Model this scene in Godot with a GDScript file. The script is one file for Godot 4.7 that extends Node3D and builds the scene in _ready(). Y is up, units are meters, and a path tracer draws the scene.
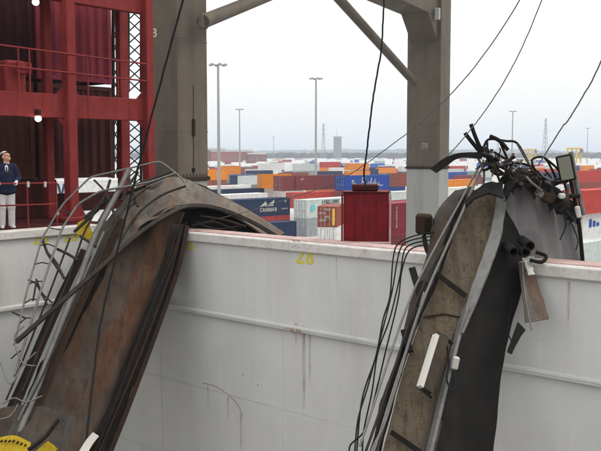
extends Node3D

# ------------------------------------------------------------------ geometry
const EYE := Vector3(0, 1.7, 0)
const FOCAL := 840.0
const PITCH := 4.9
const GROUND := -10.0
var CORNER := Vector3(-4.83, 0, -20.15)       # where the two hold walls meet, at the rim
const SHIP_TURN := -40.5                       # degrees; ship x runs along the right wall, z along the left one
const CRANE_TURN := -27.6
# how pale each weathered surface is, against its painted texture
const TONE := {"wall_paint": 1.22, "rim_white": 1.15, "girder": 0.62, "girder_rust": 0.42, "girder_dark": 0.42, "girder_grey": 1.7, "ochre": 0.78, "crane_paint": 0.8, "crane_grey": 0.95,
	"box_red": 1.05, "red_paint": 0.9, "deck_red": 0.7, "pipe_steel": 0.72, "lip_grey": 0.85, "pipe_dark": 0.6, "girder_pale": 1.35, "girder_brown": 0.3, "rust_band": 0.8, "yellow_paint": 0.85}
var used := {}
var mats := {}
var rng := RandomNumberGenerator.new()
var bump_fine: ImageTexture
var bump_soft: ImageTexture

class MB:
	var v := PackedVector3Array()
	var n := PackedVector3Array()
	var hues := PackedColorArray()
	func tri(a: Vector3, b: Vector3, c: Vector3) -> void:
		var k := (b - a).cross(c - a).normalized()
		v.append(a); v.append(c); v.append(b)
		n.append(k); n.append(k); n.append(k)
	func trin(a: Vector3, b: Vector3, c: Vector3, na: Vector3, nb: Vector3, nc: Vector3) -> void:
		v.append(a); v.append(c); v.append(b)
		n.append(na); n.append(nc); n.append(nb)
	func quad(a: Vector3, b: Vector3, c: Vector3, d: Vector3) -> void:
		tri(a, b, c); tri(a, c, d)
	func quad_out(a: Vector3, b: Vector3, c: Vector3, d: Vector3, mid: Vector3) -> void:
		if (b - a).cross(c - a).dot((a + b + c + d) / 4.0 - mid) < 0: quad(d, c, b, a)
		else: quad(a, b, c, d)
	func tri_out(a: Vector3, b: Vector3, c: Vector3, mid: Vector3) -> void:
		if (b - a).cross(c - a).dot((a + b + c) / 3.0 - mid) < 0: tri(c, b, a)
		else: tri(a, b, c)
	func box(mid: Vector3, size: Vector3, bevel := 0.0, basis := Basis()) -> void:
		var h := size / 2.0
		bevel = minf(bevel, minf(h.x, minf(h.y, h.z)) * 0.45)
		var pt := func(s: Vector3, axis: int) -> Vector3:
			var q := Vector3(s.x * h.x, s.y * h.y, s.z * h.z)
			for k in 3:
				if k != axis: q[k] -= s[k] * bevel
			return mid + basis * q
		for axis in 3:
			var p := (axis + 1) % 3
			var r := (axis + 2) % 3
			for s in [-1.0, 1.0]:
				var c := []
				for e in [[-1.0, -1.0], [1.0, -1.0], [1.0, 1.0], [-1.0, 1.0]]:
					var q := Vector3(); q[axis] = s; q[p] = e[0]; q[r] = e[1]
					c.append(pt.call(q, axis))
				quad_out(c[0], c[1], c[2], c[3], mid)
			if bevel > 0:
				for e in [[-1.0, -1.0], [1.0, -1.0], [1.0, 1.0], [-1.0, 1.0]]:
					var q := Vector3(); q[axis] = -1; q[p] = e[0]; q[r] = e[1]
					var w := q; w[axis] = 1
					quad_out(pt.call(q, p), pt.call(w, p), pt.call(w, r), pt.call(q, r), mid)
		if bevel > 0:
			for i in 8:
				var s := Vector3(1 if i & 1 else -1, 1 if i & 2 else -1, 1 if i & 4 else -1)
				tri_out(pt.call(s, 0), pt.call(s, 1), pt.call(s, 2), mid)
	func tube(pts: Array, r: float, sides := 8, r_end := -1.0) -> void:
		if r_end < 0: r_end = r
		var t: Vector3 = (pts[1] - pts[0]).normalized()
		var up := t.cross(Vector3(0.31, 0.9, 0.2)).normalized()
		var rings := []
		for i in pts.size():
			var d: Vector3 = (pts[mini(i + 1, pts.size() - 1)] - pts[maxi(i - 1, 0)]).normalized()
			up = (up - d * up.dot(d)).normalized()
			var side := d.cross(up)
			var ring := []
			var rr := lerpf(r, r_end, float(i) / (pts.size() - 1))
			for k in sides:
				var a := TAU * k / sides
				var nn := up * cos(a) + side * sin(a)
				ring.append([pts[i] + nn * rr, nn])
			rings.append(ring)
		for i in pts.size() - 1:
			for k in sides:
				var a: Array = rings[i][k]
				var b: Array = rings[i][(k + 1) % sides]
				var c: Array = rings[i + 1][(k + 1) % sides]
				var e: Array = rings[i + 1][k]
				trin(a[0], b[0], c[0], a[1], b[1], c[1])
				trin(a[0], c[0], e[0], a[1], c[1], e[1])
		var last: int = pts.size() - 1
		for k in range(1, sides - 1):
			tri(rings[0][0][0], rings[0][k + 1][0], rings[0][k][0])
			tri(rings[last][0][0], rings[last][k][0], rings[last][k + 1][0])
	func bar(pts: Array, w: float, h: float, up: Vector3) -> void:   # a rectangular section swept along a path
		var rings := []
		for i in pts.size():
			var d: Vector3 = (pts[mini(i + 1, pts.size() - 1)] - pts[maxi(i - 1, 0)]).normalized()
			var s := d.cross(up).normalized()
			var u := s.cross(d)
			rings.append([pts[i] - s * w / 2 - u * h / 2, pts[i] + s * w / 2 - u * h / 2, pts[i] + s * w / 2 + u * h / 2, pts[i] - s * w / 2 + u * h / 2])
		for i in pts.size() - 1:
			var mid: Vector3 = (pts[i] + pts[i + 1]) / 2.0
			for k in 4:
				quad_out(rings[i][k], rings[i][(k + 1) % 4], rings[i + 1][(k + 1) % 4], rings[i + 1][k], mid)
		var z: int = pts.size() - 1
		quad_out(rings[0][0], rings[0][1], rings[0][2], rings[0][3], pts[1])
		quad_out(rings[z][0], rings[z][1], rings[z][2], rings[z][3], pts[z - 1])
	func plate(l: Array, r: Array, across: int, thick: float, bend: Callable, hue = null) -> void:   # a bent sheet between two edge curves
		var g := []
		var rows := l.size()
		for i in rows:
			var row := []
			for j in across + 1:
				var q: Vector3 = l[i].lerp(r[i], float(j) / across)
				row.append(q)
			g.append(row)
		var nn := normals(g)
		for i in rows:
			for j in across + 1:
				g[i][j] += nn[i][j] * bend.call(float(i) / (rows - 1), float(j) / across, g[i][j])
		nn = normals(g)
		for i in rows - 1:
			for j in across:
				var a: Vector3 = g[i][j]
				var b: Vector3 = g[i][j + 1]
				var c: Vector3 = g[i + 1][j + 1]
				var d: Vector3 = g[i + 1][j]
				var na: Vector3 = nn[i][j]
				var nb: Vector3 = nn[i][j + 1]
				var nc: Vector3 = nn[i + 1][j + 1]
				var nd: Vector3 = nn[i + 1][j]
				trin(a, d, c, na, nd, nc); trin(a, c, b, na, nc, nb)
				if hue != null:
					for w in 2:
						for q in [[i, j], [i + 1, j + 1], [i + 1, j], [i, j], [i, j + 1], [i + 1, j + 1]]: hues.append(hue.call(float(q[0]) / (rows - 1), float(q[1]) / across, g[q[0]][q[1]]))
				trin(a - na * thick, c - nc * thick, d - nd * thick, -na, -nc, -nd)
				trin(a - na * thick, b - nb * thick, c - nc * thick, -na, -nb, -nc)
		for i in rows - 1:
			for j in [0, across]:
				var a: Vector3 = g[i][j]
				var d: Vector3 = g[i + 1][j]
				quad_out(a, d, d - nn[i + 1][j] * thick, a - nn[i][j] * thick, g[i][across / 2])
		for j in across:
			for i in [0, rows - 1]:
				var a: Vector3 = g[i][j]
				var b: Vector3 = g[i][j + 1]
				quad_out(a, b, b - nn[i][j + 1] * thick, a - nn[i][j] * thick, g[rows / 2][j])
	func normals(g: Array) -> Array:
		var out := []
		var rows: int = g.size()
		var cols: int = g[0].size()
		for i in rows:
			var row := []
			for j in cols:
				var du: Vector3 = g[mini(i + 1, rows - 1)][j] - g[maxi(i - 1, 0)][j]
				var dv: Vector3 = g[i][mini(j + 1, cols - 1)] - g[i][maxi(j - 1, 0)]
				row.append(du.cross(dv).normalized())
			out.append(row)
		return out
	func mesh() -> ArrayMesh:
		var a := []
		a.resize(Mesh.ARRAY_MAX)
		a[Mesh.ARRAY_VERTEX] = v
		a[Mesh.ARRAY_NORMAL] = n
		if hues.size():
			while hues.size() < v.size(): hues.append(Color(0.6, 0.55, 0.5))
			a[Mesh.ARRAY_COLOR] = hues
		var m := ArrayMesh.new()
		m.add_surface_from_arrays(Mesh.PRIMITIVE_TRIANGLES, a)
		return m

func ray(x: float, y: float) -> Vector3:
	return Vector3((x - 300.5) / FOCAL, -(y - 225.5) / FOCAL, -1).rotated(Vector3.RIGHT, deg_to_rad(-PITCH))
func P(x: float, y: float, depth: float) -> Vector3:
	var d := ray(x, y)
	return EYE + d * (depth / -d.z)
func level(x: float, y: float, height: float) -> Vector3:
	var d := ray(x, y)
	return EYE + d * ((height - EYE.y) / d.y)
func ship() -> Transform3D:
	return Transform3D(Basis(Vector3.UP, deg_to_rad(SHIP_TURN)), CORNER)
func in_ship(x: float, y: float, axis: int, value: float) -> Vector3:   # where a line of sight meets a plane of the ship
	var inv := ship().affine_inverse()
	var o := inv * EYE
	var d := inv.basis * ray(x, y)
	return o + d * ((value - o[axis]) / d[axis])
func curve(pts: Array, steps := 6) -> Array:      # Catmull-Rom
	var out := []
	for i in pts.size() - 1:
		var a: Vector3 = pts[maxi(i - 1, 0)]
		var b: Vector3 = pts[i]
		var c: Vector3 = pts[i + 1]
		var d: Vector3 = pts[mini(i + 2, pts.size() - 1)]
		for k in steps: out.append(b.cubic_interpolate(c, a, d, float(k) / steps))
	out.append(pts[-1])
	return out
func even(pts: Array, count: int) -> Array:       # resample a smooth curve to a number of points
	var c := curve(pts, 10)
	var cum := [0.0]
	for i in range(1, c.size()): cum.append(cum[-1] + c[i].distance_to(c[i - 1]))
	var out := []
	var k := 0
	for i in count:
		var s: float = cum[-1] * i / (count - 1)
		while k < c.size() - 2 and cum[k + 1] < s: k += 1
		out.append(c[k].lerp(c[k + 1], clampf((s - cum[k]) / maxf(cum[k + 1] - cum[k], 1e-6), 0, 1)))
	return out

# ------------------------------------------------------------------ objects
func numbered(called: String) -> String:
	var k: int = used.get(called, 0)
	used[called] = k + 1
	return called if k == 0 else "%s_%03d" % [called, k]
func tag(o: Node, label: String, category: String, group := "") -> Node:
	o.set_meta("label", label); o.set_meta("category", category)
	if group: o.set_meta("group", group)
	return o
func thing(called: String, label: String, category: String, at := Transform3D(), group := "") -> Node3D:
	var o := Node3D.new()
	o.name = numbered(called); add_child(o); o.transform = at
	tag(o, label, category, group)
	return o
func obj(called: String, m, mat: Material, parent: Node = self, at := Transform3D()) -> MeshInstance3D:
	var o := MeshInstance3D.new()
	o.mesh = m.mesh() if m is MB else m
	o.material_override = mat
	o.name = numbered(called) if parent == self else called
	parent.add_child(o, true)
	o.transform = at
	return o
func struct(called: String, m, mat: Material, at := Transform3D()) -> MeshInstance3D:
	var o := obj(called, m, mat, self, at)
	o.set_meta("kind", "structure")
	return o

# ------------------------------------------------------------------ materials
func noise_bytes(size: int, sd: int, freq: float, stretch := 1, oct := 4) -> PackedByteArray:
	var f := FastNoiseLite.new()
	f.noise_type = FastNoiseLite.TYPE_SIMPLEX_SMOOTH
	f.seed = sd; f.frequency = freq; f.fractal_octaves = oct
	var im := f.get_seamless_image(size, maxi(size / stretch, 8))
	if stretch > 1: im.resize(size, size, Image.INTERPOLATE_CUBIC)
	im.convert(Image.FORMAT_L8)
	return im.get_data()
func painted(size: int, base: Color, layers: Array) -> ImageTexture:   # linear colours; layer = [seed, frequency, stretch, low, high, colour, strength]
	var r := PackedFloat32Array(); var g := PackedFloat32Array(); var b := PackedFloat32Array()
	var count := size * size
	r.resize(count); g.resize(count); b.resize(count)
	r.fill(base.r); g.fill(base.g); b.fill(base.b)
	for l in layers:
		var nb := noise_bytes(size, l[0], l[1], l[2])
		var lut := PackedFloat32Array()
		for i in 256: lut.append(smoothstep(l[3], l[4], i / 255.0) * l[6])
		var c: Color = l[5]
		for i in count:
			var w := lut[nb[i]]
			if w > 0.003:
				r[i] += (c.r - r[i]) * w; g[i] += (c.g - g[i]) * w; b[i] += (c.b - b[i]) * w
	var to := PackedByteArray()
	for i in 4097: to.append(roundi(Color(i / 4096.0, 0, 0).linear_to_srgb().r * 255))
	var px := PackedByteArray()
	px.resize(count * 3)
	for i in count:
		px[i * 3] = to[int(clampf(r[i], 0, 1) * 4096)]; px[i * 3 + 1] = to[int(clampf(g[i], 0, 1) * 4096)]; px[i * 3 + 2] = to[int(clampf(b[i], 0, 1) * 4096)]
	return ImageTexture.create_from_image(Image.create_from_data(size, size, false, Image.FORMAT_RGB8, px))
func surf(called: String, t: Texture2D, metres: float, rough := 0.7, metal := 0.0, bump := 0.0, soft := false) -> StandardMaterial3D:
	var m := StandardMaterial3D.new()
	m.resource_name = called
	m.albedo_texture = t
	m.uv1_triplanar = true; m.uv1_world_triplanar = true
	m.uv1_scale = Vector3.ONE / metres
	m.roughness = rough; m.metallic = metal; m.metallic_specular = 0.2
	m.albedo_color = (Color.WHITE * float(TONE.get(called, 1.0))).linear_to_srgb()
	if bump > 0:
		m.heightmap_enabled = true
		m.heightmap_texture = bump_soft if soft else bump_fine
		m.heightmap_scale = bump
	mats[called] = m
	return m
func flat(called: String, c: Color, rough := 0.6, metal := 0.0) -> StandardMaterial3D:
	var m := StandardMaterial3D.new()
	m.resource_name = called
	m.albedo_color = c.linear_to_srgb(); m.roughness = rough; m.metallic = metal; m.metallic_specular = 0.25
	mats[called] = m
	return m
func tint(called: String, c: Color) -> StandardMaterial3D:      # weathered paint: one dirt texture under any colour
	if mats.has(called): return mats[called]
	var m: StandardMaterial3D = surf(called, mats.dirt.albedo_texture, 3.1, 0.62)
	m.albedo_color = c.linear_to_srgb()
	return m

func make_materials() -> void:
	bump_fine = ImageTexture.create_from_image(Image.create_from_data(512, 512, false, Image.FORMAT_L8, noise_bytes(512, 91, 0.03, 1, 5)))
	bump_soft = ImageTexture.create_from_image(Image.create_from_data(512, 512, false, Image.FORMAT_L8, noise_bytes(512, 92, 0.008, 1, 3)))
	var W := Color(0.389, 0.386, 0.378)
	surf("wall_paint", painted(768, W, [
		[1, 0.003, 1, 0.4, 0.8, Color(0.345, 0.342, 0.335), 0.8], [2, 0.015, 10, 0.5, 0.85, Color(0.33, 0.32, 0.3), 0.45], [101, 0.05, 14, 0.6, 0.85, Color(0.42, 0.415, 0.405), 0.5],
		[3, 0.03, 1, 0.76, 0.86, Color(0.3, 0.24, 0.17), 0.25], [4, 0.1, 1, 0.82, 0.9, Color(0.2, 0.17, 0.13), 0.35]]), 6.1, 0.5, 0.0, 0.8, true)
	surf("rim_white", painted(384, Color(0.42, 0.405, 0.39), [
		[5, 0.02, 1, 0.5, 0.8, Color(0.33, 0.31, 0.29), 0.6], [6, 0.04, 1, 0.72, 0.82, Color(0.24, 0.13, 0.09), 0.55], [102, 0.03, 6, 0.6, 0.85, Color(0.3, 0.22, 0.17), 0.4]]), 2.3, 0.6, 0.0, 0.1)
	surf("rim_red", painted(384, Color(0.34, 0.235, 0.22), [
		[7, 0.01, 1, 0.42, 0.7, Color(0.42, 0.32, 0.3), 0.75], [8, 0.05, 1, 0.66, 0.78, Color(0.2, 0.09, 0.07), 0.6]]), 2.5, 0.7, 0.0, 0.1)
	surf("red_paint", painted(384, Color(0.185, 0.025, 0.023), [
		[9, 0.012, 1, 0.45, 0.8, Color(0.14, 0.018, 0.022), 0.7], [10, 0.03, 6, 0.58, 0.8, Color(0.23, 0.045, 0.045), 0.5],
		[11, 0.06, 1, 0.74, 0.82, Color(0.07, 0.025, 0.016), 0.7]]), 2.2, 0.55, 0.0, 0.08)
	surf("deck_red", painted(256, Color(0.07, 0.014, 0.015), [
		[12, 0.02, 1, 0.45, 0.7, Color(0.035, 0.014, 0.013), 0.8], [13, 0.05, 1, 0.62, 0.75, Color(0.1, 0.04, 0.03), 0.5]]), 2.0, 0.7)
	surf("dirt", painted(384, Color(0.96, 0.96, 0.96), [
		[14, 0.01, 1, 0.4, 0.8, Color(0.72, 0.71, 0.7), 0.7], [15, 0.03, 8, 0.55, 0.8, Color(0.6, 0.58, 0.54), 0.5],
		[16, 0.06, 1, 0.76, 0.84, Color(0.5, 0.32, 0.2), 0.5]]), 3.1)
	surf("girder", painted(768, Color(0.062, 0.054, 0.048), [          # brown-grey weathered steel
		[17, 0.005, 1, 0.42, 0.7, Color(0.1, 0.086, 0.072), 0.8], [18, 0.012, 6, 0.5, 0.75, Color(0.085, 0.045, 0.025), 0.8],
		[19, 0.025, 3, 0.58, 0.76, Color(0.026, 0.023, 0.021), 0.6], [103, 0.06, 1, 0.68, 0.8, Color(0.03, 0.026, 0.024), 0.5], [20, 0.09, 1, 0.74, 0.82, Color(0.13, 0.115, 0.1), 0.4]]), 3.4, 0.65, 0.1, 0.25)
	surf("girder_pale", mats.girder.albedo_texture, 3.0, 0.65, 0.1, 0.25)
	surf("girder_rust", painted(768, Color(0.066, 0.036, 0.024), [
		[21, 0.006, 1, 0.42, 0.7, Color(0.05, 0.038, 0.032), 0.85], [22, 0.02, 5, 0.55, 0.75, Color(0.11, 0.05, 0.022), 0.65],
		[23, 0.03, 2, 0.58, 0.75, Color(0.024, 0.019, 0.017), 0.75], [104, 0.08, 1, 0.72, 0.8, Color(0.1, 0.085, 0.07), 0.4]]), 2.6, 0.75, 0.0, 0.25)
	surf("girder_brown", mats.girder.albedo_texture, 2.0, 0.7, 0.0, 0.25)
	surf("rust_band", mats.girder_rust.albedo_texture, 3.2, 0.75, 0.0, 0.2)
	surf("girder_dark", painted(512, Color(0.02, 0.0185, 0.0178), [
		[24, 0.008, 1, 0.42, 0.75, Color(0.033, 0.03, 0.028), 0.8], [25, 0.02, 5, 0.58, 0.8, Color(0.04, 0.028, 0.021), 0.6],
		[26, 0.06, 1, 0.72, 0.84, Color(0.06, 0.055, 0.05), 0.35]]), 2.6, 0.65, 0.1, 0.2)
	surf("girder_grey", painted(512, Color(0.098, 0.096, 0.096), [
		[27, 0.007, 1, 0.42, 0.75, Color(0.07, 0.069, 0.069), 0.8], [28, 0.02, 7, 0.55, 0.8, Color(0.06, 0.056, 0.053), 0.6],
		[29, 0.05, 1, 0.74, 0.82, Color(0.1, 0.07, 0.05), 0.5]]), 2.8, 0.55, 0.1, 0.15)
	surf("ochre", painted(768, Color(0.125, 0.1, 0.066), [
		[30, 0.006, 1, 0.38, 0.7, Color(0.1, 0.083, 0.062), 0.8], [31, 0.03, 1, 0.64, 0.74, Color(0.062, 0.036, 0.02), 0.7],
		[32, 0.015, 7, 0.52, 0.75, Color(0.078, 0.055, 0.033), 0.75], [33, 0.07, 1, 0.72, 0.8, Color(0.035, 0.025, 0.02), 0.7], [105, 0.02, 1, 0.7, 0.76, Color(0.045, 0.026, 0.018), 0.7],
		[34, 0.05, 1, 0.76, 0.84, Color(0.18, 0.165, 0.135), 0.5]]), 2.2, 0.7, 0.0, 0.18)
	surf("pipe_steel", painted(384, Color(0.2, 0.197, 0.19), [
		[35, 0.02, 2, 0.42, 0.7, Color(0.14, 0.136, 0.13), 0.7], [36, 0.05, 2, 0.62, 0.76, Color(0.1, 0.066, 0.045), 0.55]]), 1.6, 0.5, 0.3)
	surf("lip_grey", painted(384, Color(0.2, 0.198, 0.192), [
		[135, 0.012, 4, 0.42, 0.7, Color(0.145, 0.142, 0.137), 0.8], [136, 0.04, 3, 0.64, 0.78, Color(0.09, 0.065, 0.05), 0.5]]), 1.9, 0.6, 0.1, 0.1)
	surf("pipe_dark", painted(256, Color(0.045, 0.041, 0.038), [
		[37, 0.02, 2, 0.5, 0.7, Color(0.075, 0.052, 0.038), 0.7], [38, 0.05, 1, 0.6, 0.75, Color(0.02, 0.019, 0.018), 0.6]]), 1.2, 0.55, 0.2)
	surf("crane_paint", painted(768, Color(0.125, 0.104, 0.083), [
		[39, 0.004, 1, 0.4, 0.75, Color(0.1, 0.083, 0.067), 0.8], [40, 0.015, 12, 0.52, 0.8, Color(0.075, 0.063, 0.053), 0.55],
		[41, 0.06, 1, 0.76, 0.84, Color(0.05, 0.036, 0.027), 0.5]]), 9.0, 0.6, 0.0, 0.3, true)
	surf("crane_grey", painted(384, Color(0.24, 0.24, 0.23), [
		[42, 0.012, 6, 0.5, 0.8, Color(0.185, 0.183, 0.172), 0.7]]), 5.0, 0.65)
	surf("box_red", painted(384, Color(0.135, 0.009, 0.013), [
		[43, 0.012, 1, 0.42, 0.75, Color(0.095, 0.008, 0.011), 0.8], [44, 0.03, 6, 0.58, 0.8, Color(0.06, 0.008, 0.01), 0.6],
		[45, 0.05, 1, 0.74, 0.82, Color(0.045, 0.014, 0.01), 0.6]]), 1.3, 0.5, 0.0, 0.1)
	surf("yellow_paint", painted(256, Color(0.42, 0.29, 0.012), [
		[46, 0.02, 1, 0.5, 0.7, Color(0.34, 0.22, 0.015), 0.7], [47, 0.05, 1, 0.66, 0.78, Color(0.06, 0.045, 0.025), 0.7]]), 0.9, 0.5, 0.0, 0.1)
	surf("yard", painted(512, Color(0.36, 0.355, 0.345), [
		[48, 0.008, 1, 0.4, 0.7, Color(0.28, 0.277, 0.27), 0.8], [49, 0.04, 1, 0.55, 0.75, Color(0.42, 0.415, 0.4), 0.5]]), 60.0, 0.9)
	surf("hill", painted(256, Color(0.075, 0.09, 0.07), [
		[50, 0.03, 1, 0.45, 0.65, Color(0.045, 0.06, 0.045), 0.8], [51, 0.02, 1, 0.6, 0.75, Color(0.14, 0.15, 0.1), 0.7]]), 400.0, 0.95)
	flat("number_yellow", Color(0.5, 0.43, 0.05), 0.6)
	flat("white", Color(0.42, 0.405, 0.37), 0.6)
	flat("black", Color(0.012, 0.012, 0.013), 0.6)
	flat("cable", Color(0.01, 0.01, 0.011), 0.8)
	flat("cable_far", Color(0.1, 0.1, 0.1), 0.6)
	for cl in [["navy_cloth", Color(0.012, 0.015, 0.035)], ["white_cloth", Color(0.5, 0.48, 0.48)]]:
		var cm := flat(cl[0], cl[1], 0.95)
		cm.heightmap_enabled = true; cm.heightmap_texture = bump_soft; cm.heightmap_scale = 0.9
		cm.uv1_triplanar = true; cm.uv1_world_triplanar = true; cm.uv1_scale = Vector3.ONE * 1.6
	flat("skin", Color(0.42, 0.23, 0.16), 0.6)
	flat("hair", Color(0.03, 0.02, 0.015), 0.7)
	flat("glass_grey", Color(0.16, 0.16, 0.13), 0.2)
	flat("teal", Color(0.1, 0.42, 0.42), 0.6)
	flat("gold", Color(0.6, 0.36, 0.05), 0.6)
	flat("mast", Color(0.3, 0.3, 0.29), 0.6, 0.2)
	var bulb := flat("bulb", Color(0.9, 0.9, 0.88), 0.4)
	bulb.emission_enabled = true; bulb.emission = Color(1, 0.98, 0.94); bulb.emission_energy_multiplier = 3.0

# ------------------------------------------------------------------ text
func lettering(text: String, height: float, mat: Material, parent: Node, at: Transform3D, bold := true, serif := false, thick := 0.004) -> void:
	var f := SystemFont.new()
	f.font_names = PackedStringArray(["Droid Serif" if serif else "Droid Sans"])
	f.font_weight = 700 if bold else 400
	var t := TextMesh.new()
	t.font = f; t.text = text; t.font_size = 32; t.depth = thick
	t.pixel_size = height / 23.0
	t.curve_step = 1.0
	obj("lettering", t, mat, parent, at)

# ------------------------------------------------------------------ the ship
func text_plate() -> void: pass

func stain(st: MB, x0: float, y0: float, w: float, h: float, off: float) -> void:
	st.quad(Vector3(x0, y0 - h, off), Vector3(x0 + w, y0 - h, off), Vector3(x0 + w, y0, off), Vector3(x0, y0, off))

func plating(length: float, top: float, bottom: float, sd: int) -> MB:   # wall plates, slightly buckled between their frames; faces +z
	var f := FastNoiseLite.new(); f.seed = sd; f.frequency = 0.35
	var cols := int(length / 0.16); var rows := int((top - bottom) / 0.16)
	var l := []; var r := []
	for j in cols + 1:
		l.append(Vector3(length * j / cols, bottom, 0)); r.append(Vector3(length * j / cols, top, 0))
	var m := MB.new()
	m.plate(l, r, rows, 0.3, func(u: float, v: float, p: Vector3) -> float:
		var bay := sin(p.x * PI / 0.82)
		return (-0.006 - 0.012 * maxf(0, f.get_noise_3dv(p) + 0.1)) * bay * bay * sin(clampf(v, 0, 1) * PI) + 0.006 * f.get_noise_3dv(p * 0.4))
	return m

func build_hold() -> void:
	var T := ship()
	var t := thing("hold_wall", "long pale grey hold wall with white rim and yellow 28, between the two booms", "wall", T)
	var m := plating(19, -0.18, -1.68, 71)
	obj("upper_panel", m, mats.wall_paint, t)
	m = plating(19, -1.7, -10.4, 72)
	obj("lower_panel", m, mats.wall_paint, t)
	m = MB.new()                                   # the stringer: a bulb flat along the wall
	m.box(Vector3(9.5, -1.69, -0.1), Vector3(19, 0.1, 0.4), 0.02)
	m.box(Vector3(9.5, -1.66, 0.105), Vector3(19, 0.05, 0.02), 0.008)
	obj("stringer", m, mats.wall_paint, t)
	m = MB.new()
	m.box(Vector3(9.5, -0.085, -0.11), Vector3(19, 0.19, 0.36), 0.02)
	obj("rim", m, mats.rim_white, t)
	m = MB.new()
	m.box(Vector3(9.5, 0.0, -0.33), Vector3(19, 0.07, 0.44), 0.015)
	obj("rim_plank", m, mats.rim_red, t)
	m = MB.new()                                   # weld seams
	for y in [-3.35, -5.1]: m.tube([Vector3(0, y, 0.001), Vector3(16, y, 0.001)], 0.006, 5)
	for x in [2.2, 5.9, 9.8, 13.4]: m.tube([Vector3(x, -1.75, 0.001), Vector3(x, -9, 0.001)], 0.005, 5)
	obj("weld_seam", m, mats.wall_paint, t)
	# the numbers and the scars on the paint
	for px in [[187.0, 243.5], [305.0, 256.5]]:
		var q := in_ship(px[0], px[1], 2, 0.0)
		lettering("28", 0.3, mats.number_yellow, t, Transform3D(Basis(), Vector3(q.x, q.y, 0.004)))
	var rust := scar_material("rust_run", Color(0.25, 0.15, 0.07), 61, 0.68)
	for s in [[304.0, 324.0, 0.10, 1.9], [310.0, 326.0, 0.06, 1.3], [296.0, 322.0, 0.05, 0.5]]:
		var q := in_ship(s[0], s[1], 2, 0.0)
		var o := scar(rust, s[2], s[3])
		o.name = "rust_run"; t.add_child(o, true); o.position = Vector3(q.x, q.y - s[3] / 2, 0.005)
	var rust2 := scar_material("rust_patch", Color(0.2, 0.1, 0.035), 66, 0.85)
	for s in [[304.0, 329.0, 0.7, 0.13], [299.0, 241.5, 0.5, 0.07], [243.0, 376.0, 0.06, 0.06], [258.0, 386.0, 0.06, 0.06], [200.0, 232.0, 0.3, 0.05], [400.0, 253.0, 0.35, 0.06]]:
		var q := in_ship(s[0], s[1], 2, 0.0)
		var o := scar(rust2, s[2], s[3])
		o.name = "rust_patch"; t.add_child(o, true); o.position = Vector3(q.x, q.y - s[3] / 2 + 0.04, 0.235 if s[1] < 340 and s[1] > 300 else 0.075 if s[1] < 260 else 0.005)
	m = MB.new()                                   # a curved scrape with rust runs below it
	var arc := []
	for s in [[203.0, 383.0], [215.0, 386.0], [227.0, 394.0], [237.0, 404.0], [243.0, 416.0]]: arc.append(in_ship(s[0], s[1], 2, 0.002))
	m.tube(curve(arc, 5), 0.005, 5)
	obj("scrape", m, flat("scrape_brown", Color(0.2, 0.15, 0.09)), t)
	for s in [[208.0, 385.0, 0.05, 0.5], [228.0, 396.0, 0.05, 0.6], [241.0, 412.0, 0.06, 1.0]]:
		var q := in_ship(s[0], s[1], 2, 0.0)
		var o := scar(rust, s[2], s[3])
		o.name = "rust_run"; t.add_child(o, true); o.position = Vector3(q.x, q.y - s[3] / 2, 0.006)

	for k in 5:                                      # faint runs below the rim and the stringer
		var h := rng.randf_range(0.25, 1.1)
		var o := scar(rust, rng.randf_range(0.02, 0.06), h)
		o.name = "rust_run"; t.add_child(o, true)
		o.position = Vector3(rng.randf_range(3.0, 14.5), (-0.2 if k % 2 else -1.78) - h / 2, 0.009)

	t = thing("hold_end_wall", "pale grey hold wall below the man, with a cream rim", "wall", T)
	m = MB.new()
	m.box(Vector3(-0.15, -0.93, 6.35), Vector3(0.3, 1.5, 13.3), 0.0)
	obj("upper_panel", m, mats.wall_paint, t)
	m = MB.new()
	m.box(Vector3(-0.15, -6.05, 6.35), Vector3(0.3, 8.7, 13.3), 0.0)
	obj("lower_panel", m, mats.wall_paint, t)
	m = MB.new()
	m.box(Vector3(-0.1, -1.69, 6.55), Vector3(0.4, 0.1, 12.9), 0.02)
	obj("stringer", m, mats.wall_paint, t)
	m = MB.new()
	m.box(Vector3(-0.1, -0.085, 6.55), Vector3(0.36, 0.19, 12.9), 0.02)
	obj("rim", m, mats.rim_white, t)
	for px in [[41.0, 238.5], [71.0, 236.0]]:
		var q := in_ship(px[0], px[1], 0, 0.0)
		lettering("28", 0.27, mats.number_yellow, t, Transform3D(Basis(Vector3.UP, PI / 2), Vector3(0.004, q.y, q.z)))

	# floor of the hold and the hull outside
	m = MB.new(); m.box(Vector3(9.5, -9.9, 6.5), Vector3(19, 0.2, 13)); struct("hold_floor", m, mats.wall_paint, T)
	m = MB.new(); m.box(Vector3(9.5, -5, 13.15), Vector3(19.6, 10, 0.3)); struct("hold_near_side", m, mats.wall_paint, T)
	m = MB.new(); m.box(Vector3(19.15, -5, 6.5), Vector3(0.3, 10, 13)); struct("hold_far_end", m, mats.wall_paint, T)
	m = MB.new(); m.box(Vector3(6, -0.62, -2.36), Vector3(22, 0.2, 3.6), 0.02); struct("side_deck", m, mats.deck_red, T)
	m = MB.new(); m.box(Vector3(6, -5.6, -4.0), Vector3(22, 9.7, 0.2)); struct("ship_hull", m, mats.box_red, T)
	m = MB.new(); m.box(Vector3(-2.6, -0.1, 5.3), Vector3(4.5, 0.2, 11.6), 0.01); struct("lashing_deck", m, mats.deck_red, T)

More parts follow.
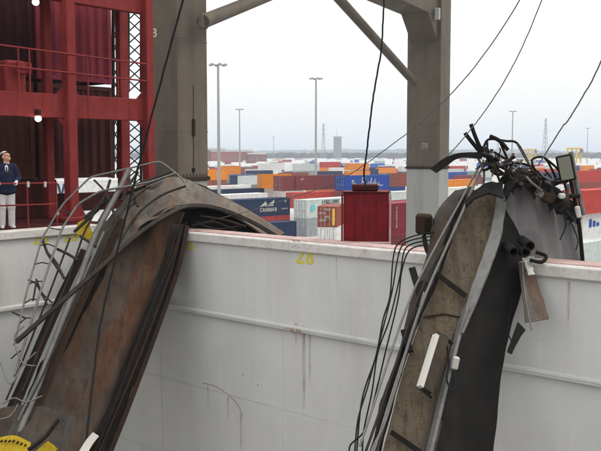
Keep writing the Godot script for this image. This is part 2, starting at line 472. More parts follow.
func scar_material(called: String, c: Color, sd: int, strength: float) -> StandardMaterial3D:
	var a := noise_bytes(128, sd, 0.03, 4)
	var im := Image.create(128, 128, false, Image.FORMAT_RGBA8)
	var k := c.linear_to_srgb()
	for y in 128:
		for x in 128:
			var u := absf(x / 63.5 - 1.0)
			var w := (1.0 - u * u) * smoothstep(1.0, 0.35, y / 127.0) * smoothstep(0.0, 0.06, y / 127.0)
			im.set_pixel(x, y, Color(k.r, k.g, k.b, clampf(w * smoothstep(0.3, 0.75, a[y * 128 + x] / 255.0) * strength, 0, 1)))
	var m := StandardMaterial3D.new()
	m.resource_name = called
	m.albedo_texture = ImageTexture.create_from_image(im)
	m.transparency = BaseMaterial3D.TRANSPARENCY_ALPHA
	m.roughness = 0.8
	return m
func scar(m: Material, w: float, h: float) -> MeshInstance3D:
	var q := QuadMesh.new()
	q.size = Vector2(w, h)
	var o := MeshInstance3D.new()
	o.mesh = q; o.material_override = m
	return o

func build_bridge() -> void:
	var T := ship()
	var t := thing("lashing_bridge", "red steel lashing bridge with posts, deep cross beam and handrails, top left", "lashing bridge", T)
	var A := -1.3
	var zz := func(x: float) -> float: return in_ship(x, 150, 0, A).z
	var yy := func(x: float, y: float) -> float: return in_ship(x, y, 0, A).y
	var z_far: float = zz.call(152)
	# the deep beam
	var m := MB.new()
	var top: float = yy.call(75, 95); var low: float = yy.call(75, 118.5)
	m.box(Vector3(A - 0.1, (top + low) / 2, (z_far + 12) / 2), Vector3(0.2, top - low, 12 - z_far), 0.015)
	obj("cross_beam", m, mats.red_paint, t)
	m = MB.new()
	m.box(Vector3(A - 0.85, low + 0.2, (z_far + 12) / 2), Vector3(1.3, 0.06, 12 - z_far - 0.1))
	obj("walkway_plate", m, mats.deck_red, t)
	m = MB.new()
	var t2: float = yy.call(75, 3)
	m.box(Vector3(A - 0.1, t2 + 0.35, (z_far + 12) / 2), Vector3(0.2, 0.7, 12 - z_far), 0.015)
	obj("cross_beam", m, mats.red_paint, t)
	m = MB.new()
	m.box(Vector3(A - 0.85, t2 + 0.3, (z_far + 12) / 2), Vector3(1.3, 0.06, 12 - z_far - 0.1))
	obj("walkway_plate", m, mats.deck_red, t)
	# posts: full height, each in front of the beam
	for s in [[64.5, 75.5], [143.5, 152.5]]:
		var z0: float = zz.call(s[0]); var z1: float = zz.call(s[1])
		m = MB.new()
		m.box(Vector3(A + 0.02, 3.5, (z0 + z1) / 2), Vector3(0.28, 7.0, (z0 - z1) * 0.8), 0.02)
		obj("post", m, mats.red_paint, t)
		m = MB.new()
		m.box(Vector3(A - 0.0, 0.06, (z0 + z1) / 2), Vector3(0.62, 0.12, (z0 - z1) + 0.36), 0.02)
		for k in [-1.0, 1.0]:
			m.tri_out(Vector3(A, 0.12, (z0 + z1) / 2 + k * 0.1), Vector3(A, 0.7, (z0 + z1) / 2 + k * 0.14), Vector3(A, 0.12, (z0 + z1) / 2 + k * 0.42), Vector3(A + 1, 0, 0))
		obj("foot", m, mats.red_paint, t)
	for s in [[64.5, 75.5], [143.5, 152.5]]:         # knee plates where beam and post meet
		var zc: float = (zz.call(s[0]) + zz.call(s[1])) / 2.0
		for k in [-1.0, 1.0]:
			for yb in [low, top]:
				m = MB.new()
				var dirn := -1.0 if yb == low else 1.0
				var p0 := Vector3(A - 0.03, yb, zc + k * 0.08); var p1 := Vector3(A - 0.03, yb, zc + k * 0.34); var p2 := Vector3(A - 0.03, yb + dirn * 0.26, zc + k * 0.08)
				var th := Vector3(0.03, 0, 0)
				m.tri_out(p0, p1, p2, p0 - th); m.tri_out(p0 - th, p1 - th, p2 - th, p0); m.quad_out(p1, p2, p2 - th, p1 - th, p0)
				obj("knee_plate", m, mats.red_paint, t)
	for k in 9:
		m = MB.new()
		m.box(Vector3(A + 0.004, (top + low) / 2, z_far + 0.75 + k * 1.3), Vector3(0.012, top - low - 0.02, 0.02), 0.003)
		obj("weld_seam", m, mats.red_paint, t)
	for s in [[44, 53], [118, 129]]:                # the far row of posts
		var z0: float = in_ship(s[0], 150, 0, A - 1.35).z; var z1: float = in_ship(s[1], 150, 0, A - 1.35).z
		m = MB.new()
		m.box(Vector3(A - 1.35, 3.5, (z0 + z1) / 2), Vector3(0.22, 7.0, (z0 - z1) * 0.8), 0.02)
		obj("rear_post", m, mats.red_paint, t)
	# upper handrails
	for s in [[45.0, 64.0], [66.0, 81.0]]:
		m = MB.new()
		m.tube([in_ship(-30, s[0] - 4, 0, A + 0.16), in_ship(146, s[1], 0, A + 0.16)], 0.022, 8)
		obj("handrail", m, mats.red_paint, t)
	for x in [19.0, 30.0, 88.0, 118.0]:
		m = MB.new()
		var q := in_ship(x, 90, 0, A + 0.16)
		m.tube([Vector3(q.x, top - 0.05, q.z), Vector3(q.x, yy.call(x, 47 + x * 0.13), q.z)], 0.02, 8)
		obj("stanchion", m, mats.red_paint, t)
	m = MB.new()                                    # a small switch box on the rail
	var q2 := in_ship(23.5, 68, 0, A + 0.05)
	m.box(q2, Vector3(0.16, 0.27, 0.36), 0.02)
	obj("switch_box", m, mats.red_paint, t)
	m = MB.new()                                    # a round-topped locker behind the rail
	q2 = in_ship(12, 80, 0, A - 0.3)
	m.box(q2, Vector3(0.4, 0.9, 0.55), 0.06)
	obj("locker", m, mats.red_paint, t)
	# lamps under the beams
	for s in [[35.5, 2.0, 0.085], [38.0, 118.5, 0.08], [129.0, 6.0, 0.05]]:
		var q := in_ship(s[0], s[1], 0, A - 0.12 if s[1] < 100 else A + 0.06)
		var b := thing("bulkhead_lamp", ["lit round white lamp high on the red bridge, top left", "lit round white lamp under the deep red beam, above the man", "small lit white lamp in the dark upper corner of the red bridge"][int(s[0] > 36) + int(s[0] > 40)], "lamp", Transform3D(T.basis, T * q), "lit lamps on the red bridge")
		var bm := MB.new()
		bm.box(Vector3(0, s[2] + 0.06, 0), Vector3(0.12, 0.16, 0.12), 0.02)
		obj("holder", bm, mats.deck_red, b)
		var sm := SphereMesh.new(); sm.radius = s[2]; sm.height = s[2] * 2; sm.radial_segments = 20; sm.rings = 10
		obj("bulb", sm, mats.bulb, b)
		var li := OmniLight3D.new()
		li.light_energy = 0.1; li.light_color = Color(1, 0.97, 0.92); li.omni_range = 30; li.omni_attenuation = 2.0; li.shadow_enabled = true; li.light_size = s[2]
		li.name = "lamp_light"; b.add_child(li)
	for s in [[128.0, 141.0, 8.0, 92.0], [128.0, 141.0, 122.0, 200.0], [113.0, 118.0, 4.0, 178.0]]:
		var n := 7 if s[1] - s[0] > 10 else 14
		m = MB.new()
		for k in n:
			var y0: float = lerpf(s[2], s[3], float(k) / n); var y1: float = lerpf(s[2], s[3], (k + 1.0) / n)
			var w := 0.02 if n == 7 else 0.015
			m.tube([in_ship(s[0], y0, 0, -3.4), in_ship(s[1], y1, 0, -3.4)], w, 6)
			m.tube([in_ship(s[1], y0, 0, -3.45), in_ship(s[0], y1, 0, -3.45)], w, 6)
		m.tube([in_ship(s[0], s[2], 0, -3.4), in_ship(s[0], s[3], 0, -3.4)], 0.05, 6)
		m.tube([in_ship(s[1], s[2], 0, -3.4), in_ship(s[1], s[3], 0, -3.4)], 0.04, 6)
		var lb := obj("lattice_brace", m, mats.black, t)
		lb.set_meta("kind", "stuff")
	m = MB.new(); m.box(Vector3(-4.7, 0.25, (z_far - 1.5 + 7.0) / 2), Vector3(0.12, 0.55, 7.0 - z_far + 1.5), 0.02)
	tag(obj("bulwark", m, mats.deck_red, self, T), "low dark red bulwark at the far edge of the deck", "bulwark")
	# pedestal under the stacked containers
	var zp := in_ship(56, 150, 0, -3.0).z
	m = MB.new(); m.box(Vector3(-4.2, 0.5, (zp + 12) / 2), Vector3(2.4, 1.0, 12 - zp), 0.02)
	tag(obj("hatch_coaming", m, mats.deck_red, self, T), "dark red hatch coaming behind the man's railing", "coaming")
	# railing in front of the man
	t = thing("deck_railing", "red pipe railing at the edge of the hold that the man holds", "railing", T)
	for s in [[183.5, 183.0], [206.5, 204.0]]:
		m = MB.new()
		m.tube([in_ship(-60, s[0] + 1, 0, -0.32), in_ship(57, s[1], 0, -0.32)], 0.02, 8)
		obj("rail", m, mats.red_paint, t)
	for x in [-25.0, 27.0, 56.0]:
		m = MB.new()
		var q := in_ship(x, 183.3, 0, -0.32)
		m.tube([Vector3(q.x, 0, q.z), q], 0.02, 8)
		obj("stanchion", m, mats.red_paint, t)
	for x in [28.0, 45.0]:
		m = MB.new()
		m.box(in_ship(x, 184.5, 0, -0.29), Vector3(0.06, 0.13, 0.05), 0.015)
		var o := obj("clamp", m, mats.white, t)
		o.set_meta("label", "white clamp on the red rail")

func deck_containers() -> void:
	# stacked on the ship behind the bridge: long sides and ends of corrugated steel, 2.44 m apart
	var T := ship()
	var c := [["maroon container in the upper tier, on deck right of the thick red post", 1, 112.0, Color(0.2, 0.032, 0.048)], ["maroon container in the lower tier, on deck right of the thick red post", 0, 110.0, Color(0.065, 0.019, 0.019)],
		["dark maroon container in the upper tier, behind the upper handrail at the left edge", 1, -99.0, Color(0.035, 0.01, 0.012)], ["brown container in the lower tier behind the standing man", 0, -99.0, Color(0.07, 0.026, 0.018)]]
	var z := in_ship(112.5, 60, 0, -3.25).z
	for k in c.size():
		var n := 0 if k < 2 else 1
		var y := 1.0 if c[k][1] == 0 else 3.68
		var at := T * Transform3D(Basis(), Vector3(-3.25 - 12.19, y, z + (n + 1) * 2.56 - 0.1))
		container(["ship_container"][0], c[k][0], c[k][3], at, 12.19, "containers stacked on the ship's deck", true)
	for n in range(2, 4):
		for k in 2:
			var at := T * Transform3D(Basis(), Vector3(-3.25 - 12.19, 1.0 + k * 2.68, z + (n + 1) * 2.56 - 0.1))
			container("ship_container", "dark ship container beyond the left edge, %s tier, %s column outwards" % ["lower" if k == 0 else "upper", ["first", "second"][n - 2]], Color(0.04, 0.012, 0.013), at, 12.19, "containers stacked on the ship's deck", true)

# ------------------------------------------------------------------ containers
var cmesh := {}
func corrugated(m: MB, a: Vector3, along: Vector3, out: Vector3, h: float, depth: float, pitch: float) -> void:
	var count := int(along.length() / pitch)
	var d := along / count
	var up := Vector3(0, h, 0)
	for i in count:
		var p0 := a + d * i
		var q := [p0, p0 + d * 0.26, p0 + d * 0.5 - out * depth, p0 + d * 0.76 - out * depth, p0 + d]
		for k in 4:
			m.quad_out(q[k], q[k + 1], q[k + 1] + up, q[k] + up, (q[k] + q[k + 1] + up) / 2.0 - out)
func container_meshes(length: float) -> Dictionary:
	if cmesh.has(length): return cmesh[length]
	var W := 2.44; var H := 2.59
	var w := MB.new()                               # x 0..length, z 0..-W, the doors at x = 0
	corrugated(w, Vector3(0.1, 0.14, -0.02), Vector3(length - 0.2, 0, 0), Vector3(0, 0, 1), H - 0.24, 0.045, 0.28)
	corrugated(w, Vector3(0.1, 0.14, -W + 0.02), Vector3(length - 0.2, 0, 0), Vector3(0, 0, -1), H - 0.24, 0.045, 0.28)
	corrugated(w, Vector3(length - 0.03, 0.14, -W + 0.1), Vector3(0, 0, W - 0.2), Vector3(1, 0, 0), H - 0.24, 0.045, 0.28)
	w.quad(Vector3(0.05, H - 0.06, -0.05), Vector3(length - 0.05, H - 0.06, -0.05), Vector3(length - 0.05, H - 0.06, -W + 0.05), Vector3(0.05, H - 0.06, -W + 0.05))
	w.quad(Vector3(0.05, 0.1, -W + 0.05), Vector3(length - 0.05, 0.1, -W + 0.05), Vector3(length - 0.05, 0.1, -0.05), Vector3(0.05, 0.1, -0.05))
	var f := MB.new()
	for x in [0.07, length - 0.07]:
		for z in [-0.07, -W + 0.07]:
			f.box(Vector3(x, H / 2, z), Vector3(0.14, H - 0.001, 0.14), 0.012)
		for y in [0.08, H - 0.06]: f.box(Vector3(x, y, -W / 2), Vector3(0.12, 0.12, W - 0.28), 0.0)
	for z in [-0.05, -W + 0.05]:
		for y in [0.08, H - 0.06]: f.box(Vector3(length / 2, y, z), Vector3(length - 0.28, 0.12, 0.09), 0.0)
	var door := MB.new()
	door.box(Vector3(0.06, H / 2, 0), Vector3(0.05, H - 0.26, W / 2 - 0.16), 0.01)
	for y in [0.5, 1.0, 1.5, 2.0]: door.box(Vector3(0.03, y, 0), Vector3(0.02, 0.16, W / 2 - 0.2), 0.008)
	var rod := MB.new()
	rod.tube([Vector3(0.0, 0.16, 0), Vector3(0.0, H - 0.14, 0)], 0.022, 6)
	for y in [0.25, 1.15, H - 0.25]: rod.box(Vector3(0.012, y, 0), Vector3(0.035, 0.09, 0.12), 0.0)
	rod.box(Vector3(-0.01, 1.0, 0.15), Vector3(0.02, 0.05, 0.32), 0.0)
	cmesh[length] = {"w": w.mesh(), "f": f.mesh(), "d": door.mesh(), "r": rod.mesh()}
	return cmesh[length]
func container(called: String, label: String, c: Color, at: Transform3D, length := 12.19, group := "", detail := true) -> Node3D:
	var k := container_meshes(length)
	var mat := tint("paint_%s" % c.to_html(), c)
	var t := thing(called, label, "container", at, group)
	obj("corrugated_wall", k.w, mat, t)
	obj("frame", k.f, mat, t)
	for s in [-1, 1]:
		var d := obj("door", k.d, mat, t, Transform3D(Basis(), Vector3(0, 0, -1.22 + s * 0.545)))
		if detail:
			for r in [-1, 1]: obj("lock_rod", k.r, mats.mast, d, Transform3D(Basis(), Vector3(-0.005, 0, r * 0.25)))
	return t
func yard_box(label: String, c: Color, x: float, y: float, tier: int, length := 12.19, yaw := 45.0, called := "yard_container", group := "") -> Node3D:
	var p := level(x, y, GROUND + tier * 2.6)       # the near top corner
	p.y -= 2.6 - 0.005
	return container(called, label, c, Transform3D(Basis(Vector3.UP, deg_to_rad(yaw)), p), length, group, p.length() < 180)

const WHITE := Color(0.66, 0.66, 0.65)
const NAVY := Color(0.022, 0.035, 0.085)
const BLUE := Color(0.02, 0.07, 0.33)
const MAROON := Color(0.2, 0.05, 0.055)
const RED := Color(0.42, 0.055, 0.045)
const ORANGE := Color(0.66, 0.22, 0.02)
const GREY := Color(0.3, 0.33, 0.34)
const PALE := Color(0.5, 0.54, 0.53)
const BROWN := Color(0.24, 0.07, 0.045)

func build_yard() -> void:
	var g := "containers stacked in the yard"
	# the nearest stacks, one by one
	var a := yard_box("navy container with a white sail emblem, on top of a red one", NAVY, 224, 200.5, 2, 12.19, 42)
	var low_deck := Vector3(0, -2.6, 0)
	yard_box("red container right under the navy one with the emblem", RED, 224, 222, 1, 12.19, 42).position = a.position + low_deck
	yard_box("short navy container low in front of the red one, right of the boom's tail", NAVY, 262, 223.5, 1, 6.06, 42)
	lettering("CANMAR", 0.55, mats.white, a, Transform3D(Basis(), Vector3(8.0, 0.95, 0.02)))
	var em := MB.new()
	for s in [[6.4, 1.45, 7.5, 2.2, 7.9, 1.45], [7.6, 1.5, 9.2, 2.4, 8.9, 1.5]]:
		em.tri(Vector3(s[0], s[1], 0.02), Vector3(s[4], s[5], 0.02), Vector3(s[2], s[3], 0.02))
	obj("emblem", em, mats.white, a)
	lettering("CANU 42", 0.22, mats.white, a, Transform3D(Basis(), Vector3(11.1, 1.0, 0.02)))
	lettering("28", 0.3, mats.white, a, Transform3D(Basis(), Vector3(11.2, 2.1, 0.02)))
	lettering("4210", 0.3, mats.white, a, Transform3D(Basis(), Vector3(1.1, 2.1, 0.02)))
	var b := yard_box("maroon container with white door markings, on a red one", MAROON, 296, 176, 3)
	for k in 5:
		lettering(["45G1", "28 TR", "MAX", "30480", "CU"][k], 0.26, mats.white, b, Transform3D(Basis(Vector3.UP, -PI / 2), Vector3(-0.03, 2.2 - k * 0.42, -1.75 if k % 2 else -0.6)))
	lettering("45G1", 0.3, mats.white, b, Transform3D(Basis(), Vector3(1.6, 2.0, 0.02)))
	yard_box("bright red container under the maroon one with door markings", RED, 296, 193, 2)
	yard_box("maroon container left of the one with door markings, half hidden", MAROON, 283, 176.3, 3, 6.06)
	var w := yard_box("pale grey container with dark LYKES lettering and a teal emblem", PALE, 307, 200.0, 2, 12.19, 50)
	lettering("LYKES LINES", 0.5, mats.black, w, Transform3D(Basis(), Vector3(5.4, 2.12, 0.02)))
	var tm := CylinderMesh.new(); tm.top_radius = 0.5; tm.bottom_radius = 0.5; tm.height = 0.01; tm.radial_segments = 24
	obj("emblem", tm, mats.teal, w, Transform3D(Basis(Vector3.RIGHT, PI / 2), Vector3(1.3, 1.4, 0.015)))
	yard_box("pale grey container under the one with LYKES lettering", GREY, 307, 232, 1, 12.19, 50).position = w.position + low_deck
	var d := yard_box("red-brown container with white door markings, on a white one", BROWN, 337, 206.5, 2, 6.06, 78)
	for k in 4:
		lettering(["TRLU", "45 G1", "MAX", "30.48"][k], 0.24, mats.white, d, Transform3D(Basis(Vector3.UP, -PI / 2), Vector3(-0.03, 2.2 - k * 0.45, -1.8 if k % 2 else -1.2)))
	var gs := MB.new(); gs.box(Vector3(-0.02, 1.3, -0.42), Vector3(0.02, 2.0, 0.32), 0.0)
	obj("yellow_panel", gs, mats.gold, d)
	yard_box("white container under the red-brown one with door markings", WHITE, 337, 227.5, 1, 6.06, 78).position = d.position + low_deck
	var e := yard_box("blue container with a white handwritten name, behind the red locker", BLUE, 345, 176, 3)
	script_name(e)
	yard_box("maroon container under the blue one with the white name", MAROON, 345, 192, 2)
	yard_box("brick red container behind the blue one, beside the right crane leg", BROWN, 397, 173.5, 3)
	yard_box("pale container beside the right crane leg, second tier", PALE, 392, 192, 2)
	var r := yard_box("maroon container with white vertical lettering, right of the red locker", Color(0.24, 0.035, 0.05), 380, 204.5, 3, 12.19, 50)
	for k in 6: lettering("CAXU28"[k], 0.24, mats.white, r, Transform3D(Basis(), Vector3(2.3, 2.2 - k * 0.29, 0.02)))
	var gp := MB.new(); gp.box(Vector3(3.9, 1.35, 0.01), Vector3(0.3, 2.2, 0.02), 0.0)
	obj("orange_panel", gp, mats.gold, r)
	yard_box("maroon container under the one with vertical lettering", MAROON, 380, 238, 2, 12.19, 50)
	yard_box("orange container left of the maroon one with door markings", ORANGE, 263, 174.5, 3, 6.06, 30)
	yard_box("white container under the orange one, left of the maroon stack", WHITE, 263, 187.5, 2, 6.06, 30)
	yard_box("white container just behind the navy one with the emblem", WHITE, 210, 195.5, 2)
	yard_box("navy container two rows behind the one with the emblem", NAVY, 214, 190.0, 2)
	yard_box("cream container under the orange one, by the left crane leg", WHITE, 205, 186.5, 2)
	yard_box("orange container beside the left crane leg", ORANGE, 209, 169.5, 3, 6.06)
	yard_box("brick red container under the orange one by the left crane leg", BROWN, 209, 178.5, 2, 6.06)
	yard_box("small orange container right of the first tall mast", ORANGE, 226, 166, 3, 6.06)
	yard_box("blue-grey container left of the orange one", Color(0.2, 0.25, 0.28), 228, 175, 2)
	yard_box("pale blue container between grey and orange ones", PALE, 243, 176, 2)
	yard_box("dark red container low in front of the pale blue one", MAROON, 240, 183.5, 1)
	yard_box("white container above the orange one, left of the maroon stack", WHITE, 262, 163.5, 3)
	yard_box("second white container above the orange one", WHITE, 262, 168, 2)
	yard_box("orange container left of the dark blue one, behind the hanging cable", ORANGE, 349, 163.5, 3)
	yard_box("lower orange container left of the dark blue one, behind the hanging cable", ORANGE, 349, 171, 2)
	yard_box("red container on the orange pair below the tower block", RED, 323, 162, 3)
	yard_box("orange container on the dark blue one below the tower block", ORANGE, 323, 167, 2)
	yard_box("dark blue container right of the orange pair", NAVY, 373, 167.5, 2)
	yard_box("dark blue container behind the maroon stack, below the tower block", NAVY, 320, 171.5, 2)
	yard_box("pale grey container behind the maroon stack", PALE, 297, 164, 3)
	yard_box("grey container under the pale one behind the maroon stack", GREY, 297, 171, 2)
	yard_box("red container in the upper row at the right edge, right of the boom's floodlight", RED, 579, 171, 3)
	yard_box("red container in the second row at the right edge", BROWN, 579, 181, 2)
	yard_box("red container on a white one at the right edge", RED, 584, 190.5, 3)
	var wv := yard_box("white container with blue markings under the red one at the right edge", WHITE, 584, 214.0, 2)
	for k in 3:
		var bm := MB.new(); bm.box(Vector3(1.6 + k * 0.9, 1.5 - 0.1 * k, 0.0), Vector3(0.6, 0.9 - 0.25 * k, 0.03)); obj("blue_mark", bm, mats["paint_" + BLUE.to_html()], wv)
	yard_box("pale container on the ground at the right edge", PALE, 584, 243, 1)
	var ws := yard_box("white container with blue lettering seen below the lashing bridge", WHITE, 48, 181, 3, 12.19, 30)
	lettering("W", 1.7, mats["paint_" + NAVY.to_html()], ws, Transform3D(Basis(), Vector3(2.3, 1.3, 0.02)))
	yard_box("white container in the second tier seen below the lashing bridge", WHITE, 48, 200, 2, 12.19, 30)
	yard_box("red container between the right crane leg and the right boom", RED, 453, 166, 2)
	yard_box("blue container between the right crane leg and the right boom", BLUE, 447, 172.5, 2)
	yard_box("green-grey container beside the blue one by the right boom", Color(0.2, 0.28, 0.24), 460, 172, 2)
	yard_box("orange container low beside the right crane leg", ORANGE, 449, 180, 2)
	yard_box("white container low beside the right crane leg", WHITE, 449, 188, 2)
	# further rows, smaller and smaller
	var cols := [WHITE, WHITE, PALE, MAROON, NAVY, GREY, MAROON, RED, NAVY, BLUE, ORANGE, BROWN]
	var names := ["white", "white", "pale grey", "maroon", "navy", "grey", "maroon", "red", "navy", "blue", "orange", "brown"]
	for row in 7:
		var depth := 250.0 + row * 34.0
		var x := -0.13 * depth
		while x < 0.38 * depth:
			var px := 300.5 + x / depth * FOCAL
			if (px > 205 and px < 412) or (px > 444 and px < 475) or px > 515:
				var tiers := rng.randi_range(1, 2)
				var zone: String = "left of the second mast" if px < 316 else "left of the right crane leg" if px < 412 else "right of the right crane leg" if px < 480 else "behind the right boom"
				for k in tiers:
					var i := rng.randi() % cols.size()
					for tries in 12:
						if not used.has("%s %d %d %s" % [names[i], k, row, zone]): break
						i = rng.randi() % cols.size()
					used["%s %d %d %s" % [names[i], k, row, zone]] = 1
					var p := Vector3(x + rng.randf_range(-2, 2), GROUND + k * 2.6, -depth)
					container("far_container", "small %s container, %s tier of far row %s, %s" % [names[i], ["bottom", "second"][k], ["one", "two", "three", "four", "five", "six", "seven"][row], zone], cols[i], Transform3D(Basis(Vector3.UP, PI / 4), p), 12.19, "far containers in the yard", false)
			x += rng.randf_range(9.5, 13.0)
	# beyond that nobody could count them
	var st := MB.new()
	st.box(Vector3(6.1, 1.3, -1.22), Vector3(12.19, 2.59, 2.44))
	var mm := MultiMesh.new()
	mm.transform_format = MultiMesh.TRANSFORM_3D; mm.use_colors = true; mm.mesh = st.mesh()
	var xf := []
	for row in 26:
		var depth := 500.0 + row * 42.0
		var x := -0.17 * depth
		while x < 0.4 * depth:
			for k in rng.randi_range(0, 2 if row < 18 else 1):
				xf.append([Transform3D(Basis(Vector3.UP, PI / 4 + rng.randf_range(-0.03, 0.03)), Vector3(x, GROUND + k * 2.6, -depth)), cols[rng.randi() % cols.size()] if rng.randf() < 0.35 else Color(0.68, 0.68, 0.68)])
			x += rng.randf_range(10, 26)
	mm.instance_count = xf.size()
	for i in xf.size():
		mm.set_instance_transform(i, xf[i][0]); mm.set_instance_color(i, xf[i][1])
	var mi := MultiMeshInstance3D.new()
	mi.multimesh = mm
	var vm := flat("far_paint", Color.WHITE, 0.7); vm.vertex_color_use_as_albedo = true
	mi.material_override = vm
	mi.name = "distant_containers"; add_child(mi)
	tag(mi, "mass of mostly white containers in the hazy far yard", "containers"); mi.set_meta("kind", "stuff")

func script_name(e: Node3D) -> void:               # a white flowing name across the blue side
	var strokes := [[[2.4, 1.5], [2.1, 1.8], [1.9, 1.4], [2.5, 1.1], [2.9, 1.3]], [[4.4, 0.9], [4.6, 1.9], [4.8, 2.2], [5.4, 2.1], [5.2, 1.6], [4.7, 1.5], [5.4, 1.2], [5.9, 0.9]],
		[[6.0, 1.0], [6.5, 1.5], [6.2, 1.1], [6.7, 0.95], [7.2, 2.2], [7.0, 1.2], [7.3, 0.9]], [[7.4, 1.0], [7.8, 1.35], [7.5, 0.9], [8.3, 1.0], [8.4, 1.4], [8.5, 0.8], [9.2, 0.9], [9.0, 1.3], [9.6, 0.7], [10.3, 0.8]], [[8.2, 1.9], [8.0, 1.1], [8.8, 0.7]]]
	var m := MB.new()
	for s in strokes:
		var p := []
		for q in s: p.append(Vector3(q[0], q[1], 0.0))
		m.bar(curve(p, 4), 0.17, 0.05, Vector3(0, 0, 1))
	obj("lettering", m, mats.white, e)

# ------------------------------------------------------------------ far setting
func build_far() -> void:
	var m := MB.new()
	m.quad(Vector3(-5000, GROUND, 400), Vector3(5000, GROUND, 400), Vector3(5000, GROUND, -6500), Vector3(-5000, GROUND, -6500))
	struct("ground", m, mats.yard)
	var f := FastNoiseLite.new(); f.seed = 5; f.frequency = 0.0011; f.fractal_octaves = 3
	var f2 := FastNoiseLite.new(); f2.seed = 6; f2.frequency = 0.02; f2.fractal_octaves = 3
	m = MB.new()
	var g := []
	for i in 9:
		var row := []
		for j in 161:
			var x := -1800.0 + j * 26.0
			var z := -2600.0 - i * 130.0
			var rise := sin(PI * i / 8.0)
			row.append(Vector3(x, GROUND - 1 + rise * maxf(10 + 26 * (0.5 + f.get_noise_2d(x, z)) + 9 * f2.get_noise_2d(x, z), 2), z))
		g.append(row)
	for i in 8:
		for j in 160: m.quad(g[i][j], g[i][j + 1], g[i + 1][j + 1], g[i + 1][j])
	struct("hills", m, mats.hill)
	# a belt of trees before the hills, far too many to count
	var leaf := MB.new()
	var r2 := RandomNumberGenerator.new(); r2.seed = 12
	for i in 70:
		var c := Vector3(r2.randf_range(-1, 1), r2.randf_range(-1, 1), r2.randf_range(-1, 1))
		if c.length() > 1: c = c.normalized()
		c = c * Vector3(4, 4.5, 4) + Vector3(0, 6.5, 0)
		var s := r2.randf_range(0.9, 1.8)
		var ax := Vector3(r2.randf_range(-1, 1), r2.randf_range(-1, 1), r2.randf_range(-1, 1)).normalized()
		var b := Basis(ax, r2.randf() * TAU)
		leaf.tri(c + b * Vector3(-s, -s * 0.6, 0), c + b * Vector3(s, -s * 0.6, 0), c + b * Vector3(0, s, 0))
		leaf.tri(c + b * Vector3(0, -s * 0.6, s), c + b * Vector3(0, -s * 0.6, -s), c + b * Vector3(0, s, 0))
	leaf.tube([Vector3(0, 0, 0), Vector3(0, 6, 0)], 0.4, 6, 0.2)
	var mm := MultiMesh.new()
	mm.transform_format = MultiMesh.TRANSFORM_3D; mm.use_colors = true; mm.mesh = leaf.mesh()
	mm.instance_count = 1500
	for i in 1500:
		var z := -r2.randf_range(1700, 2300)
		var x := r2.randf_range(-0.25, 0.45) * -z
		var s := r2.randf_range(0.6, 1.25)
		mm.set_instance_transform(i, Transform3D(Basis(Vector3.UP, r2.randf() * TAU).scaled(Vector3(s * 1.5, s, s * 1.5)), Vector3(x, GROUND, z)))
		mm.set_instance_color(i, [Color(0.06, 0.07, 0.05), Color(0.09, 0.085, 0.06), Color(0.045, 0.06, 0.045), Color(0.11, 0.08, 0.06)][r2.randi() % 4])
	var mi := MultiMeshInstance3D.new()
	mi.multimesh = mm
	var vm := flat("far_leaf", Color.WHITE, 0.9); vm.vertex_color_use_as_albedo = true
	mi.material_override = vm
	mi.name = "distant_trees"; add_child(mi)
	tag(mi, "hazy belt of bare and green trees along the horizon", "trees"); mi.set_meta("kind", "stuff")
	# tower block
	var p := P(337.5, 160, 1500); p.y = GROUND
	var t := thing("tower_block", "grey tower block with a roof mast on the horizon", "building", Transform3D(Basis(Vector3.UP, 0.5), p))
	m = MB.new(); m.box(Vector3(0, 20, 0), Vector3(11, 40, 9)); obj("wall", m, tint("tower_paint", Color(0.2, 0.21, 0.23)), t)
	m = MB.new(); m.box(Vector3(0, 41, 0), Vector3(12, 2, 10)); obj("roof", m, mats.mast, t)
	for k in 11:
		m = MB.new(); m.box(Vector3(0, 5 + k * 3.2, 4.55), Vector3(9.6, 1.3, 0.2)); m.box(Vector3(-5.55, 5 + k * 3.2, 0), Vector3(0.2, 1.3, 7.6)); m.box(Vector3(5.55, 5 + k * 3.2, 0), Vector3(0.2, 1.3, 7.6))
		obj("window_band", m, mats.glass_grey, t)
	m = MB.new(); m.tube([Vector3(-2, 42, 0), Vector3(-2, 56, 0)], 0.35, 6, 0.15); obj("roof_mast", m, mats.mast, t)
	# brick sheds left
	for s in [[231.0, 40.0, 13.5, "long brick red warehouse on the horizon, left of the masts", Color(0.3, 0.09, 0.07)], [216.0, 16.0, 15.0, "small dark red building on the horizon beside the left crane leg", Color(0.2, 0.06, 0.06)], [256.0, 18.0, 11.0, "low maroon shed on the horizon right of the brick warehouse", Color(0.22, 0.09, 0.08)]]:
		p = P(s[0], 160, 800); p.y = GROUND
		t = thing("warehouse", s[3], "building", Transform3D(Basis(Vector3.UP, 0.25), p))
		m = MB.new(); m.box(Vector3(0, s[2] / 2, 0), Vector3(s[1], s[2], 14)); obj("wall", m, tint("shed_%s" % s[0], s[4]), t)
		m = MB.new()
		for k in 2:
			m.quad_out(Vector3(-s[1] / 2 - 0.4, s[2] - 0.1, 7.4 - 14.8 * k), Vector3(s[1] / 2 + 0.4, s[2] - 0.1, 7.4 - 14.8 * k), Vector3(s[1] / 2 + 0.4, s[2] + 2, 0), Vector3(-s[1] / 2 - 0.4, s[2] + 2, 0), Vector3(0, s[2] - 3, 0))
		obj("roof", m, mats.crane_grey, t)
		for k in int(s[1] / 6):
			m = MB.new(); m.box(Vector3(-s[1] / 2 + 3 + k * 6, s[2] * 0.6, 7.02), Vector3(2.4, 2.2, 0.1)); obj("window", m, mats.glass_grey, t)
